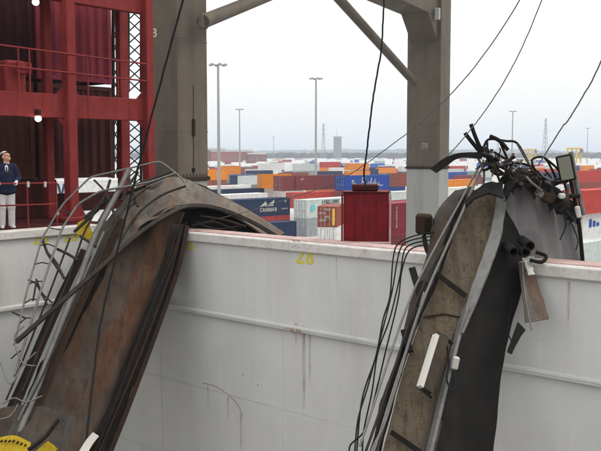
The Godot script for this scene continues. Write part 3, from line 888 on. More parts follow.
	# light masts
	for s in [[218.0, 64.0, 150.0, "tall light mast with a cross of lamps, left of the others beside the crane leg"], [316.0, 78.0, 205.0, "tall light mast with a lamp ring left of the tower block"], [239.5, 109.0, 340.0, "slim light mast right behind the tallest one"], [513.0, 111.0, 357.0, "light mast rising behind the right boom"], [273.5, 137.0, 800.0, "faint far light mast over the white yard"], [588.0, 128.0, 600.0, "faint light mast near the right edge"]]:
		var top := P(s[0], s[1], s[2])
		t = thing("light_mast", s[3], "light mast", Transform3D(Basis(), Vector3(top.x, GROUND, top.z)), "light masts of the yard")
		var h: float = top.y - GROUND
		m = MB.new(); m.tube([Vector3.ZERO, Vector3(0, h, 0)], 0.36, 10, 0.2); obj("mast", m, mats.mast, t)
		m = MB.new(); m.box(Vector3(0, 0.5, 0), Vector3(1.2, 1.0, 1.2), 0.05); obj("base", m, mats.crane_grey, t)
		m = MB.new()
		for k in 6:
			var a := TAU * k / 6 + 0.2
			m.tube([Vector3(0, h - 0.2, 0), Vector3(cos(a) * 1.3, h - 0.1, sin(a) * 1.3)], 0.06, 5)
		obj("head_frame", m, mats.mast, t)
		for k in 6:
			var a := TAU * k / 6 + 0.2
			m = MB.new(); m.box(Vector3(cos(a) * 1.35, h - 0.15, sin(a) * 1.35), Vector3(0.6, 0.35, 0.5), 0.04, Basis(Vector3.UP, -a))
			obj("floodlight", m, mats.mast, t)
	# lattice pylons
	for s in [[323.5, 123.0, 1300.0, 4.5, "lattice pylon on the horizon left of the tower block"], [546.0, 118.0, 1150.0, 4.5, "lattice pylon on the horizon behind the right boom"], [498.0, 138.0, 1900.0, 4.0, "small far pylon right of the crane leg"]]:
		var top := P(s[0], s[1], s[2])
		t = thing("pylon", s[4], "pylon", Transform3D(Basis(Vector3.UP, 0.4), Vector3(top.x, GROUND, top.z)), "pylons on the horizon")
		var h: float = top.y - GROUND
		m = MB.new()
		for k in 4:
			var a := PI / 4 + k * PI / 2
			m.tube([Vector3(cos(a), 0, sin(a)) * s[3], Vector3(cos(a) * 0.5, h, sin(a) * 0.5)], 0.3, 4)
		obj("leg_frame", m, mats.mast, t)
		m = MB.new()
		for lv in 10:
			for k in 4:
				var a := PI / 4 + k * PI / 2
				var w0: float = lerpf(s[3], 0.5, lv / 10.0); var w1: float = lerpf(s[3], 0.5, (lv + 1) / 10.0)
				m.tube([Vector3(cos(a) * w0, h * lv / 10.0, sin(a) * w0), Vector3(cos(a + PI / 2) * w1, h * (lv + 1) / 10.0, sin(a + PI / 2) * w1)], 0.16, 4)
		obj("lattice", m, mats.mast, t)
		m = MB.new()
		for k in 3: m.tube([Vector3(-6 + k, h * (0.7 + 0.12 * k), 0), Vector3(6 - k, h * (0.7 + 0.12 * k), 0)], 0.22, 4)
		obj("cross_arm", m, mats.mast, t)
	# straddle carriers
	for s in [[574.0, 560.0, "yellow straddle carrier near the right edge, behind the boom"], [530.0, 700.0, "yellow straddle carrier further left behind the boom"]]:
		p = P(s[0], 165, s[1]); p.y = GROUND
		straddle(s[2], Transform3D(Basis(Vector3.UP, 0.6), p), ORANGE if s[0] < 300 else Color(0.62, 0.44, 0.04))

func straddle(label: String, at: Transform3D, c: Color) -> void:
	var t := thing("straddle_carrier", label, "straddle carrier", at, "straddle carriers in the yard")
	var mat := tint("straddle_%s" % c.to_html(), c)
	var H := 9.0 if label.begins_with("orange") else 15.0
	for s in [-1, 1]:
		var m := MB.new(); m.box(Vector3(s * 2.2, 1.2, 0), Vector3(0.9, 0.8, 10), 0.05); obj("bogie_beam", m, mat, t)
		for z in [-3.6, 3.6]:
			m = MB.new(); m.box(Vector3(s * 2.2, H / 2 + 0.8, z), Vector3(0.6, H - 1.6, 0.8), 0.05); obj("leg", m, mat, t)
		for z in [-4.2, -1.6, 1.6, 4.2]:
			var w := CylinderMesh.new(); w.top_radius = 0.75; w.bottom_radius = 0.75; w.height = 0.5; w.radial_segments = 16
			obj("wheel", w, mats.black, t, Transform3D(Basis(Vector3.BACK, PI / 2), Vector3(s * 2.2, 0.75, z)))
	var m2 := MB.new()
	for s in [-1, 1]: m2.box(Vector3(s * 2.2, H, 0), Vector3(0.8, 1.0, 9), 0.05)
	for z in [-3.6, 0.0, 3.6]: m2.box(Vector3(0, H, z), Vector3(3.6, 0.9, 0.8), 0.05)
	obj("top_frame", m2, mat, t)
	m2 = MB.new(); m2.box(Vector3(1.2, H - 1.6, 4.9), Vector3(1.8, 2.2, 1.8), 0.1); obj("cab", m2, mats.glass_grey, t)
	m2 = MB.new(); m2.box(Vector3(0, H * 0.62, 0), Vector3(2.6, 0.7, 8), 0.05); obj("spreader", m2, mat, t)

# ------------------------------------------------------------------ crane portal
func build_crane() -> void:
	var B := Basis(Vector3.UP, deg_to_rad(CRANE_TURN))
	var t := thing("crane_portal", "tan steel crane portal: two box legs joined by a beam and tubular braces", "crane", Transform3D(Basis(), Vector3(0, GROUND, 0)))
	var off := Transform3D(Basis(), Vector3(0, -GROUND, 0))
	var base_top := 0.72
	var spec := [[178.0, 33.0, 1.36, 2.1], [439.5, 60.0, 2.5, 2.2]]
	var mids := []
	for s in spec:
		var e := P(s[0], 160, s[1])
		var c: Vector3 = e - B * Vector3(s[2] / 2, 0, s[3] / 2)
		c.y = 0
		mids.append(c)
		var m := MB.new()
		m.box(Vector3(c.x, (base_top + 22) / 2, c.z), Vector3(s[2], 22 - base_top, s[3]), 0.03, B)
		var leg := obj("leg", m, mats.crane_paint, t, off)
		m = MB.new()
		m.box(Vector3(c.x, base_top - 0.04, c.z), Vector3(s[2] + 0.14, 0.16, s[3] + 0.14), 0.02, B)
		obj("joint_plate", m, mats.girder_rust, t, off)
		m = MB.new()
		m.box(Vector3(c.x, (base_top - 0.12 + GROUND) / 2, c.z), Vector3(s[2] - 0.03, base_top - 0.12 - GROUND, s[3] - 0.03), 0.03, B)
		obj("pedestal", m, mats.crane_grey, t, off)
		for y in [2.6, 6.2, 9.8]:                    # welded seams round the box
			m = MB.new(); m.box(Vector3(c.x, y, c.z), Vector3(s[2] + 0.012, 0.05, s[3] + 0.012), 0.005, B)
			obj("seam", m, mats.crane_paint, leg)
		m = MB.new()                                 # bolts over the joint
		for k in 9:
			m.box(c + B * Vector3(s[2] / 2 + 0.02, 0, -s[3] / 2 + 0.15 + k * (s[3] - 0.3) / 8) + Vector3(0, base_top + 0.12, 0), Vector3(0.06, 0.09, 0.07), 0.01, B)
			m.box(c + B * Vector3(-s[2] / 2 + 0.12 + k * (s[2] - 0.24) / 8, 0, s[3] / 2 + 0.02) + Vector3(0, base_top + 0.12, 0), Vector3(0.07, 0.09, 0.06), 0.01, B)
		obj("bolt_row", m, mats.crane_paint, leg)
	# a drain with a rust run on the near leg, and a letter
	var L: Vector3 = mids[0]
	var face := func(x: float, y: float, o: float) -> Vector3:   # on the right-hand face of the near leg
		var n := B * Vector3.RIGHT
		var d := ray(x, y)
		return EYE + d * ((L + n * (0.68 + o) - EYE).dot(n) / d.dot(n))
	var m2 := MB.new()
	m2.tube([face.call(193.5, 119, 0.02), face.call(193.5, 136, 0.02)], 0.08, 8)
	m2.tube([face.call(193.5, 168, 0.02), face.call(193.5, 172, 0.02)], 0.08, 8)
	obj("drain", m2, mats.girder_rust, t, off)
	m2 = MB.new()
	m2.bar([face.call(193.5, 85, 0.006), face.call(193.5, 173, 0.006)], 0.05, 0.012, B * Vector3.RIGHT)
	obj("rust_run", m2, mats.pipe_dark, t, off)
	var n2 := B * Vector3.BACK
	var dd := ray(154.0, 33)
	var q := EYE + dd * ((L + n2 * 1.06 - EYE).dot(n2) / dd.dot(n2))
	lettering("B", 0.34, mats.white, t, off * Transform3D(B, q))
	# beam between the legs and the braces
	var a: Vector3 = mids[0] + Vector3(0, 12.4, 0)
	var b: Vector3 = mids[1] + Vector3(0, 12.4, 0)
	var m3 := MB.new()
	m3.bar([a, b], 2.0, 2.2, Vector3.UP)
	obj("portal_beam", m3, mats.crane_paint, t, off)
	m3 = MB.new()                                    # haunch at the far leg
	var u := (a - b).normalized()
	var s2 := u.cross(Vector3.UP).normalized() * 0.98
	for k in [-1.0, 1.0]:
		m3.tri_out(b + u * 0.9 + s2 * k - Vector3(0, 1.05, 0), b + u * 3.2 + s2 * k - Vector3(0, 1.05, 0), b + u * 0.9 + s2 * k - Vector3(0, 3.0, 0), b + u * 1.5 - Vector3(0, 1.5, 0))
	m3.quad_out(b + u * 3.2 + s2 - Vector3(0, 1.05, 0), b + u * 3.2 - s2 - Vector3(0, 1.05, 0), b + u * 0.9 - s2 - Vector3(0, 3.0, 0), b + u * 0.9 + s2 - Vector3(0, 3.0, 0), b)
	obj("haunch", m3, mats.crane_paint, t, off)
	var apex := a.lerp(b, 0.41) - Vector3(0, 1.3, 0)
	for s in [P(203, 21.5, 33.3), P(414, 82, 60)]:
		m3 = MB.new()
		m3.tube([s, apex], 0.28, 16)
		obj("brace", m3, mats.crane_paint, t, off)
		m3 = MB.new()
		m3.box(s, Vector3(0.2, 0.55, 0.45), 0.04, B)
		obj("brace_gusset", m3, mats.crane_paint, t, off)
	m3 = MB.new()
	var pl := P(437.5, 14, 59.2)
	m3.box(pl, Vector3(0.35, 0.8, 0.3), 0.04, B); obj("wall_light", m3, mats.mast, t, off)
	m3 = MB.new(); m3.box(P(424.5, 146, 58.4), Vector3(0.4, 0.4, 0.2), 0.05, B); obj("cover_plate", m3, mats.pipe_steel, t, off)

# ------------------------------------------------------------------ the fallen booms
func d1(y: float) -> float: return 18.6 - (y - 180.0) * 0.0133
func d2(y: float) -> float: return 13.6 - (y - 170.0) * 0.01
func line1(pts: Array, o := 0.0) -> Array:
	var out := []
	for p in pts: out.append(P(p[0], p[1], d1(p[1]) + o + (p[2] if p.size() > 2 else 0.0)))
	return out
func line2(pts: Array, o := 0.0) -> Array:
	var out := []
	for p in pts: out.append(P(p[0], p[1], d2(p[1]) + o + (p[2] if p.size() > 2 else 0.0)))
	return out
func dents(sd: int, amp: float, freq: float) -> Callable:
	var f := FastNoiseLite.new(); f.seed = sd; f.frequency = freq; f.fractal_octaves = 3
	return func(_u: float, _v: float, p: Vector3) -> float: return f.get_noise_3dv(p) * amp
func sheet(called: String, l: Array, r: Array, mat: Material, t: Node, sd: int, amp := 0.08, freq := 0.9, thick := 0.03, rows := 40, cols := 14) -> MeshInstance3D:
	var m := MB.new()
	m.plate(even(l, rows), even(r, rows), cols, thick, dents(sd, amp, freq))
	return obj(called, m, mat, t)
func kinked(pts: Array) -> Array:                 # straight runs with short bends, as steel pipe folds
	var out := [pts[0]]
	for i in range(1, pts.size() - 1):
		var a: Vector3 = pts[i].lerp(pts[i - 1], minf(0.3, 0.12 / pts[i].distance_to(pts[i - 1])))
		var b: Vector3 = pts[i].lerp(pts[i + 1], minf(0.3, 0.12 / pts[i].distance_to(pts[i + 1])))
		for k in 4: out.append(a.lerp(pts[i], k / 3.0).lerp(pts[i].lerp(b, k / 3.0), k / 3.0))
	out.append(pts[-1])
	return out
func pipe(called: String, pts: Array, r: float, mat: Material, t: Node, steps := 6) -> MeshInstance3D:
	var m := MB.new()
	m.tube(kinked(pts) if steps == 1 else curve(pts, steps) if pts.size() > 2 else pts, r, 9)
	return obj(called, m, mat, t)

func build_left_boom() -> void:
	var t := thing("collapsed_boom", "brown buckled crane boom folded over the hold wall, with bent rails, on the left", "crane boom")
	# main web that hangs into the hold
	var rn := FastNoiseLite.new(); rn.seed = 77; rn.frequency = 1.3; rn.fractal_octaves = 4
	var wm: StandardMaterial3D = mats.girder.duplicate()
	wm.resource_name = "girder_stained"; wm.vertex_color_use_as_albedo = true; wm.albedo_color = Color(1, 1, 1)
	var wb := MB.new()
	var wl := even(line1([[150, 196], [130, 226], [104, 272], [66, 345], [34, 410], [8, 462]], 0.0), 70)
	var wr := even(line1([[184, 212], [172, 240], [157, 280], [131, 345], [110, 400], [86, 462]], 0.1), 70)
	var wd := FastNoiseLite.new(); wd.seed = 3; wd.frequency = 0.6
	wb.plate(wl, wr, 26, 0.03, func(u: float, w: float, p: Vector3) -> float: return -0.16 * sin(clampf(w, 0, 1) * PI) + 0.07 * wd.get_noise_3dv(p) - 0.1 * exp(-pow((u - 0.1) * 14.0, 2)) * sin(w * 9.0),
		func(u: float, w: float, p: Vector3) -> Color:
			var e := rn.get_noise_3dv(p) * 0.22
			var band := smoothstep(0.46, 0.62, w + e) * (1.0 - smoothstep(0.84, 0.95, w + e * 0.5)) * (1.0 - smoothstep(0.62, 0.85, u + e))
			var edge := 1.0 - smoothstep(0.02, 0.14, w + e * 0.4)
			var c := Color(0.76, 0.7, 0.65).lerp(Color(1.05, 0.68, 0.5), clampf(band * 0.9 + edge * 0.5, 0, 1))
			return c.lerp(Color(0.4, 0.36, 0.34), smoothstep(0.88, 1.0, w)))
	obj("web_plate", wb, wm, t)
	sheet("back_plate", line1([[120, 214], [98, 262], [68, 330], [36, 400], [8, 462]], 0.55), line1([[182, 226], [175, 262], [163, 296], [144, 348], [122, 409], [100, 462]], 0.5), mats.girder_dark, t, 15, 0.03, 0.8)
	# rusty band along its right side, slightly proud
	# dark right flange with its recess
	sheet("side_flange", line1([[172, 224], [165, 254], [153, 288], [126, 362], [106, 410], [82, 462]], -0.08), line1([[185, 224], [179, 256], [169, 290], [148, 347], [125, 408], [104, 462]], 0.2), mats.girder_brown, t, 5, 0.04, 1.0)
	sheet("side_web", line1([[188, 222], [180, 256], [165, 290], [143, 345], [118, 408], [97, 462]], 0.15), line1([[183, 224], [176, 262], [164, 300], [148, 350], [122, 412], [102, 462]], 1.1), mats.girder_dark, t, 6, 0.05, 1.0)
	var m := MB.new()
	m.bar(even(line1([[187, 226], [180, 262], [169, 296], [150, 349], [127, 410], [106, 462]], 0.05), 30), 0.09, 0.05, Vector3(0.3, 0, 1).normalized())
	obj("edge_bar", m, mats.girder_rust, t)
	m = MB.new()
	m.bar(even(line1([[182, 226], [172, 258], [157, 292], [136, 345], [114, 404], [90, 462]], -0.16), 30), 0.05, 0.08, Vector3(0.3, 0, 1).normalized())
	obj("edge_bar", m, mats.girder_dark, t)
	# the top skin bulging over the rim and the tail lying outside
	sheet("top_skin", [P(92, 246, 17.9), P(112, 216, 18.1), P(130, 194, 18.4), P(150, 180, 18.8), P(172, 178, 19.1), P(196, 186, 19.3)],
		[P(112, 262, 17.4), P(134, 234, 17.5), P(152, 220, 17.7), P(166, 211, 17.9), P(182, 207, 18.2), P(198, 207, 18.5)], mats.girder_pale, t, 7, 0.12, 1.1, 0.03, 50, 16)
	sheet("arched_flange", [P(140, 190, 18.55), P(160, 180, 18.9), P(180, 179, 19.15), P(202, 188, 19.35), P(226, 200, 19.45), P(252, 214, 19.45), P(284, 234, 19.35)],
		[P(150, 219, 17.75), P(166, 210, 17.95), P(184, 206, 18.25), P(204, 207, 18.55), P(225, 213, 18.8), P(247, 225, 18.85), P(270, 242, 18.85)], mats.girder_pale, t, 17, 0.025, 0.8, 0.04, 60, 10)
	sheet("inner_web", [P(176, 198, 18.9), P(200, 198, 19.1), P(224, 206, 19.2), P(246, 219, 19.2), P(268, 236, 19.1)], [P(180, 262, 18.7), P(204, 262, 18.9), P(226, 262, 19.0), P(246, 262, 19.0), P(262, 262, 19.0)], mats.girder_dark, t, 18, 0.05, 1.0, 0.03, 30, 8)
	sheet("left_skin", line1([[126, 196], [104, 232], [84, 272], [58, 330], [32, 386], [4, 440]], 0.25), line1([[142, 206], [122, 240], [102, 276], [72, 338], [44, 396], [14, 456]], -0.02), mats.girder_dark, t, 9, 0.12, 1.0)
	# the peeled rail that arcs over everything and shoots down to the left
	m = MB.new()
	m.bar(curve([P(276, 236, 18.5), P(252, 222, 18.5), P(226, 211, 18.4), P(204, 206, 18.1), P(184, 207, 17.8), P(162, 218, 17.3), P(136, 236, 16.9), P(100, 268, 16.3), P(60, 303, 15.9), P(16, 342, 15.6)], 6), 0.075, 0.075, Vector3(0, 0.4, 1).normalized())
	obj("peeled_rail", m, mats.pipe_dark, t)
	m = MB.new()
	m.bar(curve([P(282, 238, 19.4), P(252, 214, 19.5), P(224, 199, 19.5), P(198, 186, 19.4), P(172, 182, 19.0), P(150, 189, 18.5), P(130, 210, 18.1)], 6), 0.09, 0.06, Vector3(0, 0.4, 1).normalized())
	obj("top_edge_bar", m, mats.pipe_dark, t)
	for s in [[177, 226, 170, 254, 158, 288, 131, 362, 110, 410, 86, 462], [182, 226, 175, 256, 164, 290, 140, 354, 117, 409, 94, 462]]:
		var q := []
		for k in 6: q.append([s[k * 2], s[k * 2 + 1]])
		m = MB.new()
		m.bar(even(line1(q, -0.1), 30), 0.035, 0.06, Vector3(0.3, 0, 1).normalized())
		obj("stiffener", m, mats.girder_rust, t)
	# rusty angle on the left of the web
	m = MB.new()
	m.bar(even(line1([[124, 220], [100, 262], [72, 322], [46, 384], [30, 420]], -0.28), 24), 0.16, 0.05, Vector3(0.2, 0.2, 1).normalized())
	obj("rusty_angle", m, mats.girder_rust, t)
	m = MB.new()
	m.bar(even(line1([[118, 216], [93, 262], [66, 322], [38, 388], [14, 440]], -0.3), 24), 0.04, 0.16, Vector3(0.2, 0.2, 1).normalized())
	obj("rusty_angle", m, mats.pipe_dark, t)
	m = MB.new()                                     # lower left runners
	m.bar(even(line1([[84, 250], [62, 298], [36, 358], [10, 420], [-4, 452]], -0.2), 24), 0.14, 0.05, Vector3(0.2, 0.2, 1).normalized())
	obj("runner", m, mats.girder_rust, t)
	m = MB.new()
	m.bar(even(line1([[76, 262], [50, 316], [24, 376], [-6, 440]], -0.1), 24), 0.1, 0.08, Vector3(0.2, 0.2, 1).normalized())
	obj("runner", m, mats.girder_dark, t)
	# pipes and handrails
	pipe("pipe", line1([[129, 169], [120, 188], [106, 214], [94, 238], [78, 282], [54, 342], [34, 396], [16, 440]], -0.45), 0.062, mats.pipe_steel, t)
	pipe("pipe", line1([[104, 232], [86, 272], [60, 330], [30, 396], [6, 446]], -0.4), 0.034, mats.pipe_steel, t)
	pipe("handrail", line1([[188, 190], [184, 181], [177, 174], [160, 161], [126, 169], [90, 177], [62, 205], [42, 238], [27, 290], [14, 345]], -0.5), 0.02, mats.pipe_steel, t, 1)
	pipe("handrail", line1([[176, 173], [150, 182], [124, 187], [100, 191], [78, 204], [62, 228], [46, 274], [30, 325], [14, 376]], -0.55), 0.024, mats.pipe_steel, t, 1)
	pipe("handrail", line1([[168, 176], [134, 190], [112, 197], [97, 208], [84, 232], [68, 280], [44, 338], [22, 392]], -0.35), 0.022, mats.pipe_dark, t, 1)
	pipe("handrail", line1([[94, 180], [104, 190], [108, 205], [98, 222]], -0.4), 0.022, mats.pipe_dark, t, 1)
	for s in [[42, 238, 47, 253, 62, 274], [47, 253, 56, 262, 64, 278], [28, 280, 36, 283, 47, 304], [36, 279, 42, 294, 52, 302], [36, 283, 33, 300, 32, 300], [57, 249, 68, 254, 78, 260], [12, 312, 20, 316, 26, 318], [80, 236, 92, 244, 96, 246], [104, 190, 112, 206, 116, 222], [110, 180, 106, 194, 100, 204], [128, 176, 134, 196, 138, 206], [138, 172, 128, 186, 122, 200]]:
		pipe("stanchion", line1([[s[0], s[1]], [s[2], s[3]], [s[4], s[5] + 0.5]], -0.45), 0.03 if s[1] < 260 else 0.018, mats.pipe_dark, t, 1)
	for k in 9:                                      # rungs between the two bent handrails
		var u := 0.06 + k * 0.1
		var ra := even(line1([[62, 205], [42, 238], [27, 290], [14, 345], [2, 395]], -0.5), 30)
		var rb := even(line1([[78, 204], [62, 228], [46, 274], [30, 325], [14, 376]], -0.55), 30)
		var i0 := int(u * 29)
		pipe("rung", [ra[i0], ra[i0].lerp(rb[i0], 0.5) + Vector3(0, rng.randf_range(-0.08, 0.02), 0.02), rb[mini(i0 + 1, 29)]], 0.013, mats.pipe_dark, t, 1)
	# loose bar ends at the crest
	for s in [[132, 186, 172, 172], [96, 206, 146, 186], [84, 218, 120, 190], [74, 232, 108, 200]]:
		pipe("loose_bar", line1([[s[0], s[1]], [s[2], s[3]]], -0.3), 0.035, mats.pipe_dark, t)
	for s in [[[200, 216], [224, 220], [246, 227]], [[196, 222], [215, 229], [240, 226]], [[192, 226], [214, 222], [236, 231]]]:
		var a := []
		for p in s: a.append(P(p[0], p[1], 18.6))
		pipe("loose_bar", a, 0.025, mats.pipe_dark, t)
	# yellow pieces
	sheet("yellow_scrap", line1([[78, 222], [76, 232], [86, 240]], -0.05), line1([[92, 216], [90, 226], [94, 236]], 0.0), mats.yellow_paint, t, 10, 0.05, 2.0, 0.02, 12, 6)
	sheet("crumpled_plate", line1([[-10, 414], [16, 406], [40, 408], [66, 415], [94, 428]], -0.35), line1([[-12, 462], [22, 466], [44, 464], [64, 462], [86, 466]], -0.6), mats.girder, t, 11, 0.09, 1.6, 0.03, 40, 20)
	var ys := sheet("perforated_guard", line1([[0, 438], [15, 436], [31, 443]], -0.95), line1([[-8, 472], [8, 471], [26, 474]], -0.9), mats.yellow_paint, t, 12, 0.01, 2.0, 0.02, 14, 8)
	ys.set_meta("label", "torn yellow guard plate with a row of holes")
	for k in 7:
		var q: Vector3 = P(2.0 + k * 4.0, 440.5 + maxf(0, k - 3) * 1.3, d1(440) - 1.0)
		m = MB.new()
		m.tube([q, q + Vector3(0, 0, 0.06)], 0.018, 8)
		obj("bolt_hole", m, mats.girder_rust, ys)
	sheet("yellow_scrap", line1([[48, 441], [40, 447], [28, 458]], -1.0), line1([[58, 449], [50, 456], [40, 470]], -0.9), mats.yellow_paint, t, 13, 0.05, 2.0, 0.02, 10, 6)
	sheet("white_strip", line1([[93, 432], [86, 440], [76, 456]], -0.85), line1([[99, 436], [92, 445], [84, 460]], -0.8), mats.white, t, 14, 0.02, 2.0, 0.02, 10, 4)
	pipe("loose_bar", line1([[58, 420], [44, 438], [28, 450]], -1.1), 0.035, mats.girder_dark, t)
	pipe("handrail", line1([[70, 238], [52, 286], [34, 332], [18, 372], [6, 400]], -0.42), 0.02, mats.girder_rust, t, 4)
	pipe("handrail", line1([[112, 226], [92, 268], [70, 316], [44, 372], [24, 414]], -0.5), 0.022, mats.pipe_dark, t, 4)
	pipe("loose_bar", line1([[150, 186], [128, 204], [108, 238], [88, 286]], -0.5), 0.02, mats.pipe_dark, t, 4)
	pipe("loose_bar", line1([[186, 186], [160, 196], [136, 216], [118, 246]], -0.45), 0.025, mats.pipe_dark, t, 4)
	for s in [[[0, 362], [10, 384], [22, 366], [36, 352]], [[2, 404], [14, 398], [26, 402], [42, 396]], [[-4, 420], [10, 416], [18, 404]], [[24, 326], [14, 338], [22, 362], [36, 366]]]:
		pipe("loose_wire", line1(s, -0.6), 0.014, mats.pipe_steel, t)

func build_right_boom() -> void:
	var t := thing("fallen_boom", "crane boom with ochre channel face and folded grey web, leaning over the wall, right", "crane boom")
	# ochre channel face
	sheet("channel_face", line2([[472, 190], [460, 220], [448, 254], [436, 286], [420, 322], [404, 370], [392, 415], [380, 462]], 0.12), line2([[498, 190], [492, 228], [481, 262], [468, 298], [458, 335], [446, 380], [437, 420], [427, 462]], 0.12), mats.ochre, t, 21, 0.06, 0.8, 0.03, 60, 14)
	# right lip of the channel: light grey strip above, dark edge below
	sheet("channel_lip", line2([[498, 188], [492, 228], [481, 262], [468, 298], [457, 336]], -0.02), line2([[506, 196], [501, 236], [491, 266], [478, 296], [462, 332]], -0.14), mats.lip_grey, t, 22, 0.04, 1.0)
	var m := MB.new()
	m.bar(even(line2([[466, 308], [457, 340], [446, 382], [436, 424], [427, 462]], -0.06), 20), 0.05, 0.1, Vector3(0.2, 0, 1).normalized())
	obj("lip_edge", m, mats.pipe_steel, t)
	m = MB.new()
	m.bar(even(line2([[458, 336], [446, 382], [436, 424], [427, 462]], 0.02).slice(0), 20), 0.16, 0.03, Vector3(0.2, 0, 1).normalized())
	obj("channel_lip", m, mats.girder, t)
	# left lip and rusty outer plate
	sheet("left_lip", line2([[462, 196], [449, 232], [437, 262], [424, 296], [408, 334], [392, 382], [380, 424], [368, 462]], -0.02), line2([[472, 192], [459, 224], [447, 257], [435, 288], [419, 324], [403, 372], [391, 416], [379, 462]], 0.1), mats.girder_dark, t, 23, 0.04, 1.0, 0.03, 50, 6)
	sheet("rusty_web", line2([[455, 190], [440, 206], [430, 238], [420, 278]], 0.3), line2([[474, 186], [460, 214], [448, 242], [436, 278]], 0.02), mats.girder, t, 24, 0.06, 1.4, 0.03, 40, 12)
	sheet("outer_web", line2([[424, 262], [412, 300], [398, 350], [384, 396], [366, 462]], 0.3), line2([[436, 272], [422, 306], [406, 352], [391, 398], [374, 462]], 0.0), mats.girder, t, 25, 0.06, 1.0)
	for s in [[412.0, 268.0, 421.0, 298.0], [424.0, 282.0, 418.0, 306.0], [404.0, 330.0, 410.0, 352.0]]:
		m = MB.new()
		m.bar(line2([[s[0], s[1]], [s[2], s[3]]], -0.05), 0.1, 0.05, Vector3(0, 0, 1))
		obj("bracket", m, mats.girder_dark, t)
	# battens across the channel
	for s in [[437, 274, 466, 296], [391, 432, 420, 452]]:
		m = MB.new()
		m.bar(line2([[s[0], s[1]], [s[2], s[3]]], -0.02), 0.07, 0.05, Vector3(0, 0.2, 1).normalized())
		obj("batten", m, mats.girder_dark, t)
	m = MB.new()
	m.bar(line2([[424, 317], [444, 314], [463, 318]], 0.1), 0.025, 0.02, Vector3(0, 0.2, 1).normalized())
	obj("weld_seam", m, mats.girder_rust, t)
	sheet("torn_bracket", line2([[518, 322], [514, 334], [508, 352]], 0.1), line2([[526, 330], [520, 338], [512, 354]], 0.15), mats.girder_dark, t, 35, 0.02, 2.0, 0.02, 8, 4)
	# the dark side web in the hold
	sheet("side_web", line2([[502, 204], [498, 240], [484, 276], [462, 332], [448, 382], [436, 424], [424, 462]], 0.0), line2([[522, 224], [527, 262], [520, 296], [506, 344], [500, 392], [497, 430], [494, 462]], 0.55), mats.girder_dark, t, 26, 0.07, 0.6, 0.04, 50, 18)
	# the web outside, folded like a curtain
	var f := func(u: float, v: float, _p: Vector3) -> float: return 0.09 * absf(sin(v * 14.0 - u * 1.8)) * (0.45 + 0.55 * (1 - u)) + 0.05 * sin(v * 6.0 + 1.0)
	m = MB.new()
	var top := even([P(499, 206, 13.2), P(508, 188, 13.35), P(522, 176, 13.5), P(544, 189, 13.7), P(563, 203, 13.75), P(576, 214, 13.6)], 34)
	var low := even([P(502, 285, 13.0), P(522, 290, 13.25), P(545, 294, 13.25), P(560, 296, 13.3), P(573, 298, 13.3), P(586, 300, 13.3)], 34)
	var lt := []; var lo := []
	for i in 34: lt.append(top[i]); lo.append(low[i])
	m.plate(lt, lo, 24, 0.03, func(u: float, v: float, p: Vector3) -> float: return f.call(v, u, p))
	obj("folded_web", m, mats.girder_grey, t)
	# jagged dark flange along the crest of the web
	sheet("crest_flange", [P(503, 188, 13.1), P(520, 170, 13.3), P(544, 181, 13.5), P(563, 194, 13.65), P(580, 208, 13.5)], [P(506, 202, 12.95), P(521, 182, 13.15), P(543, 195, 13.35), P(561, 209, 13.5), P(577, 224, 13.4)], mats.girder_dark, t, 28, 0.05, 6.0, 0.04, 70, 10)
	for k in 13:                                     # torn teeth under the crest
		var tx := 505.0 + k * 5.6 + rng.randf_range(-3, 3)
		var ty := 186.0 + 0.62 * maxf(0, tx - 522)
		var ln := rng.randf_range(3, 14) * rng.randf_range(0.5, 1.0)
		m = MB.new()
		var q0 := P(tx - rng.randf_range(2, 6), ty - 5, 13.2); var q1 := P(tx + rng.randf_range(3, 8), ty - 1, 13.25); var q2 := P(tx + rng.randf_range(-5, 8), ty + ln, 13.15)
		var back := Vector3(0.01, 0, -0.03)
		m.tri_out(q0, q1, q2, q0 - Vector3(0, 0, 1)); m.tri_out(q0 + back, q1 + back, q2 + back, q0 + Vector3(0, 0, 1))
		m.quad_out(q0, q2, q2 + back, q0 + back, q1); m.quad_out(q1, q2, q2 + back, q1 + back, q0)
		obj("torn_edge", m, mats.girder_dark, t)
	for k in 16:
		var x := 507.0 + k * 4.6
		var y := 180.0 + 0.62 * maxf(0, x - 522)
		m = MB.new()
		var r2 := rng.randf_range(0.05, 0.11)
		m.box(P(x, y + rng.randf_range(-3, 6), 13.25 + rng.randf_range(-0.1, 0.2)), Vector3(rng.randf_range(0.06, 0.2), r2, rng.randf_range(0.05, 0.2)), 0.02, Basis(Vector3(rng.randf(), rng.randf(), 1).normalized(), rng.randf() * 3))
		obj("scrap", m, [mats.girder_dark, mats.girder_rust, mats.girder_dark, mats.pipe_steel][k % 4], t)
	# end post of the web
	pipe("end_post", [P(566, 158, 13.4), P(573, 190, 13.35), P(579, 222, 13.3), P(583, 262, 13.3)], 0.032, mats.girder_dark, t)
	pipe("end_post", [P(571, 152, 13.5), P(577, 185, 13.45), P(584, 215, 13.4)], 0.04, mats.pipe_steel, t)
	# bent rods at the crest
	for s in [[[449, 112], [461, 128], [485, 152]], [[471, 124], [476, 138], [484, 156]], [[465, 133], [472, 142], [482, 154]], [[490, 136], [500, 141], [508, 150]]]:
		var a := []
		for p in s: a.append(P(p[0], p[1], 13.2))
		if s[0][0] != 449: pipe("bent_rod", a, 0.032, mats.girder_dark, t)
	sheet("twisted_arm", [P(430, 169, 13.3), P(442, 160, 13.25), P(458, 153, 13.2), P(482, 153, 13.2)], [P(436, 173, 13.25), P(448, 165, 13.2), P(460, 158, 13.2), P(482, 159, 13.15)], mats.girder_dark, t, 29, 0.04, 2.0, 0.03, 20, 6)
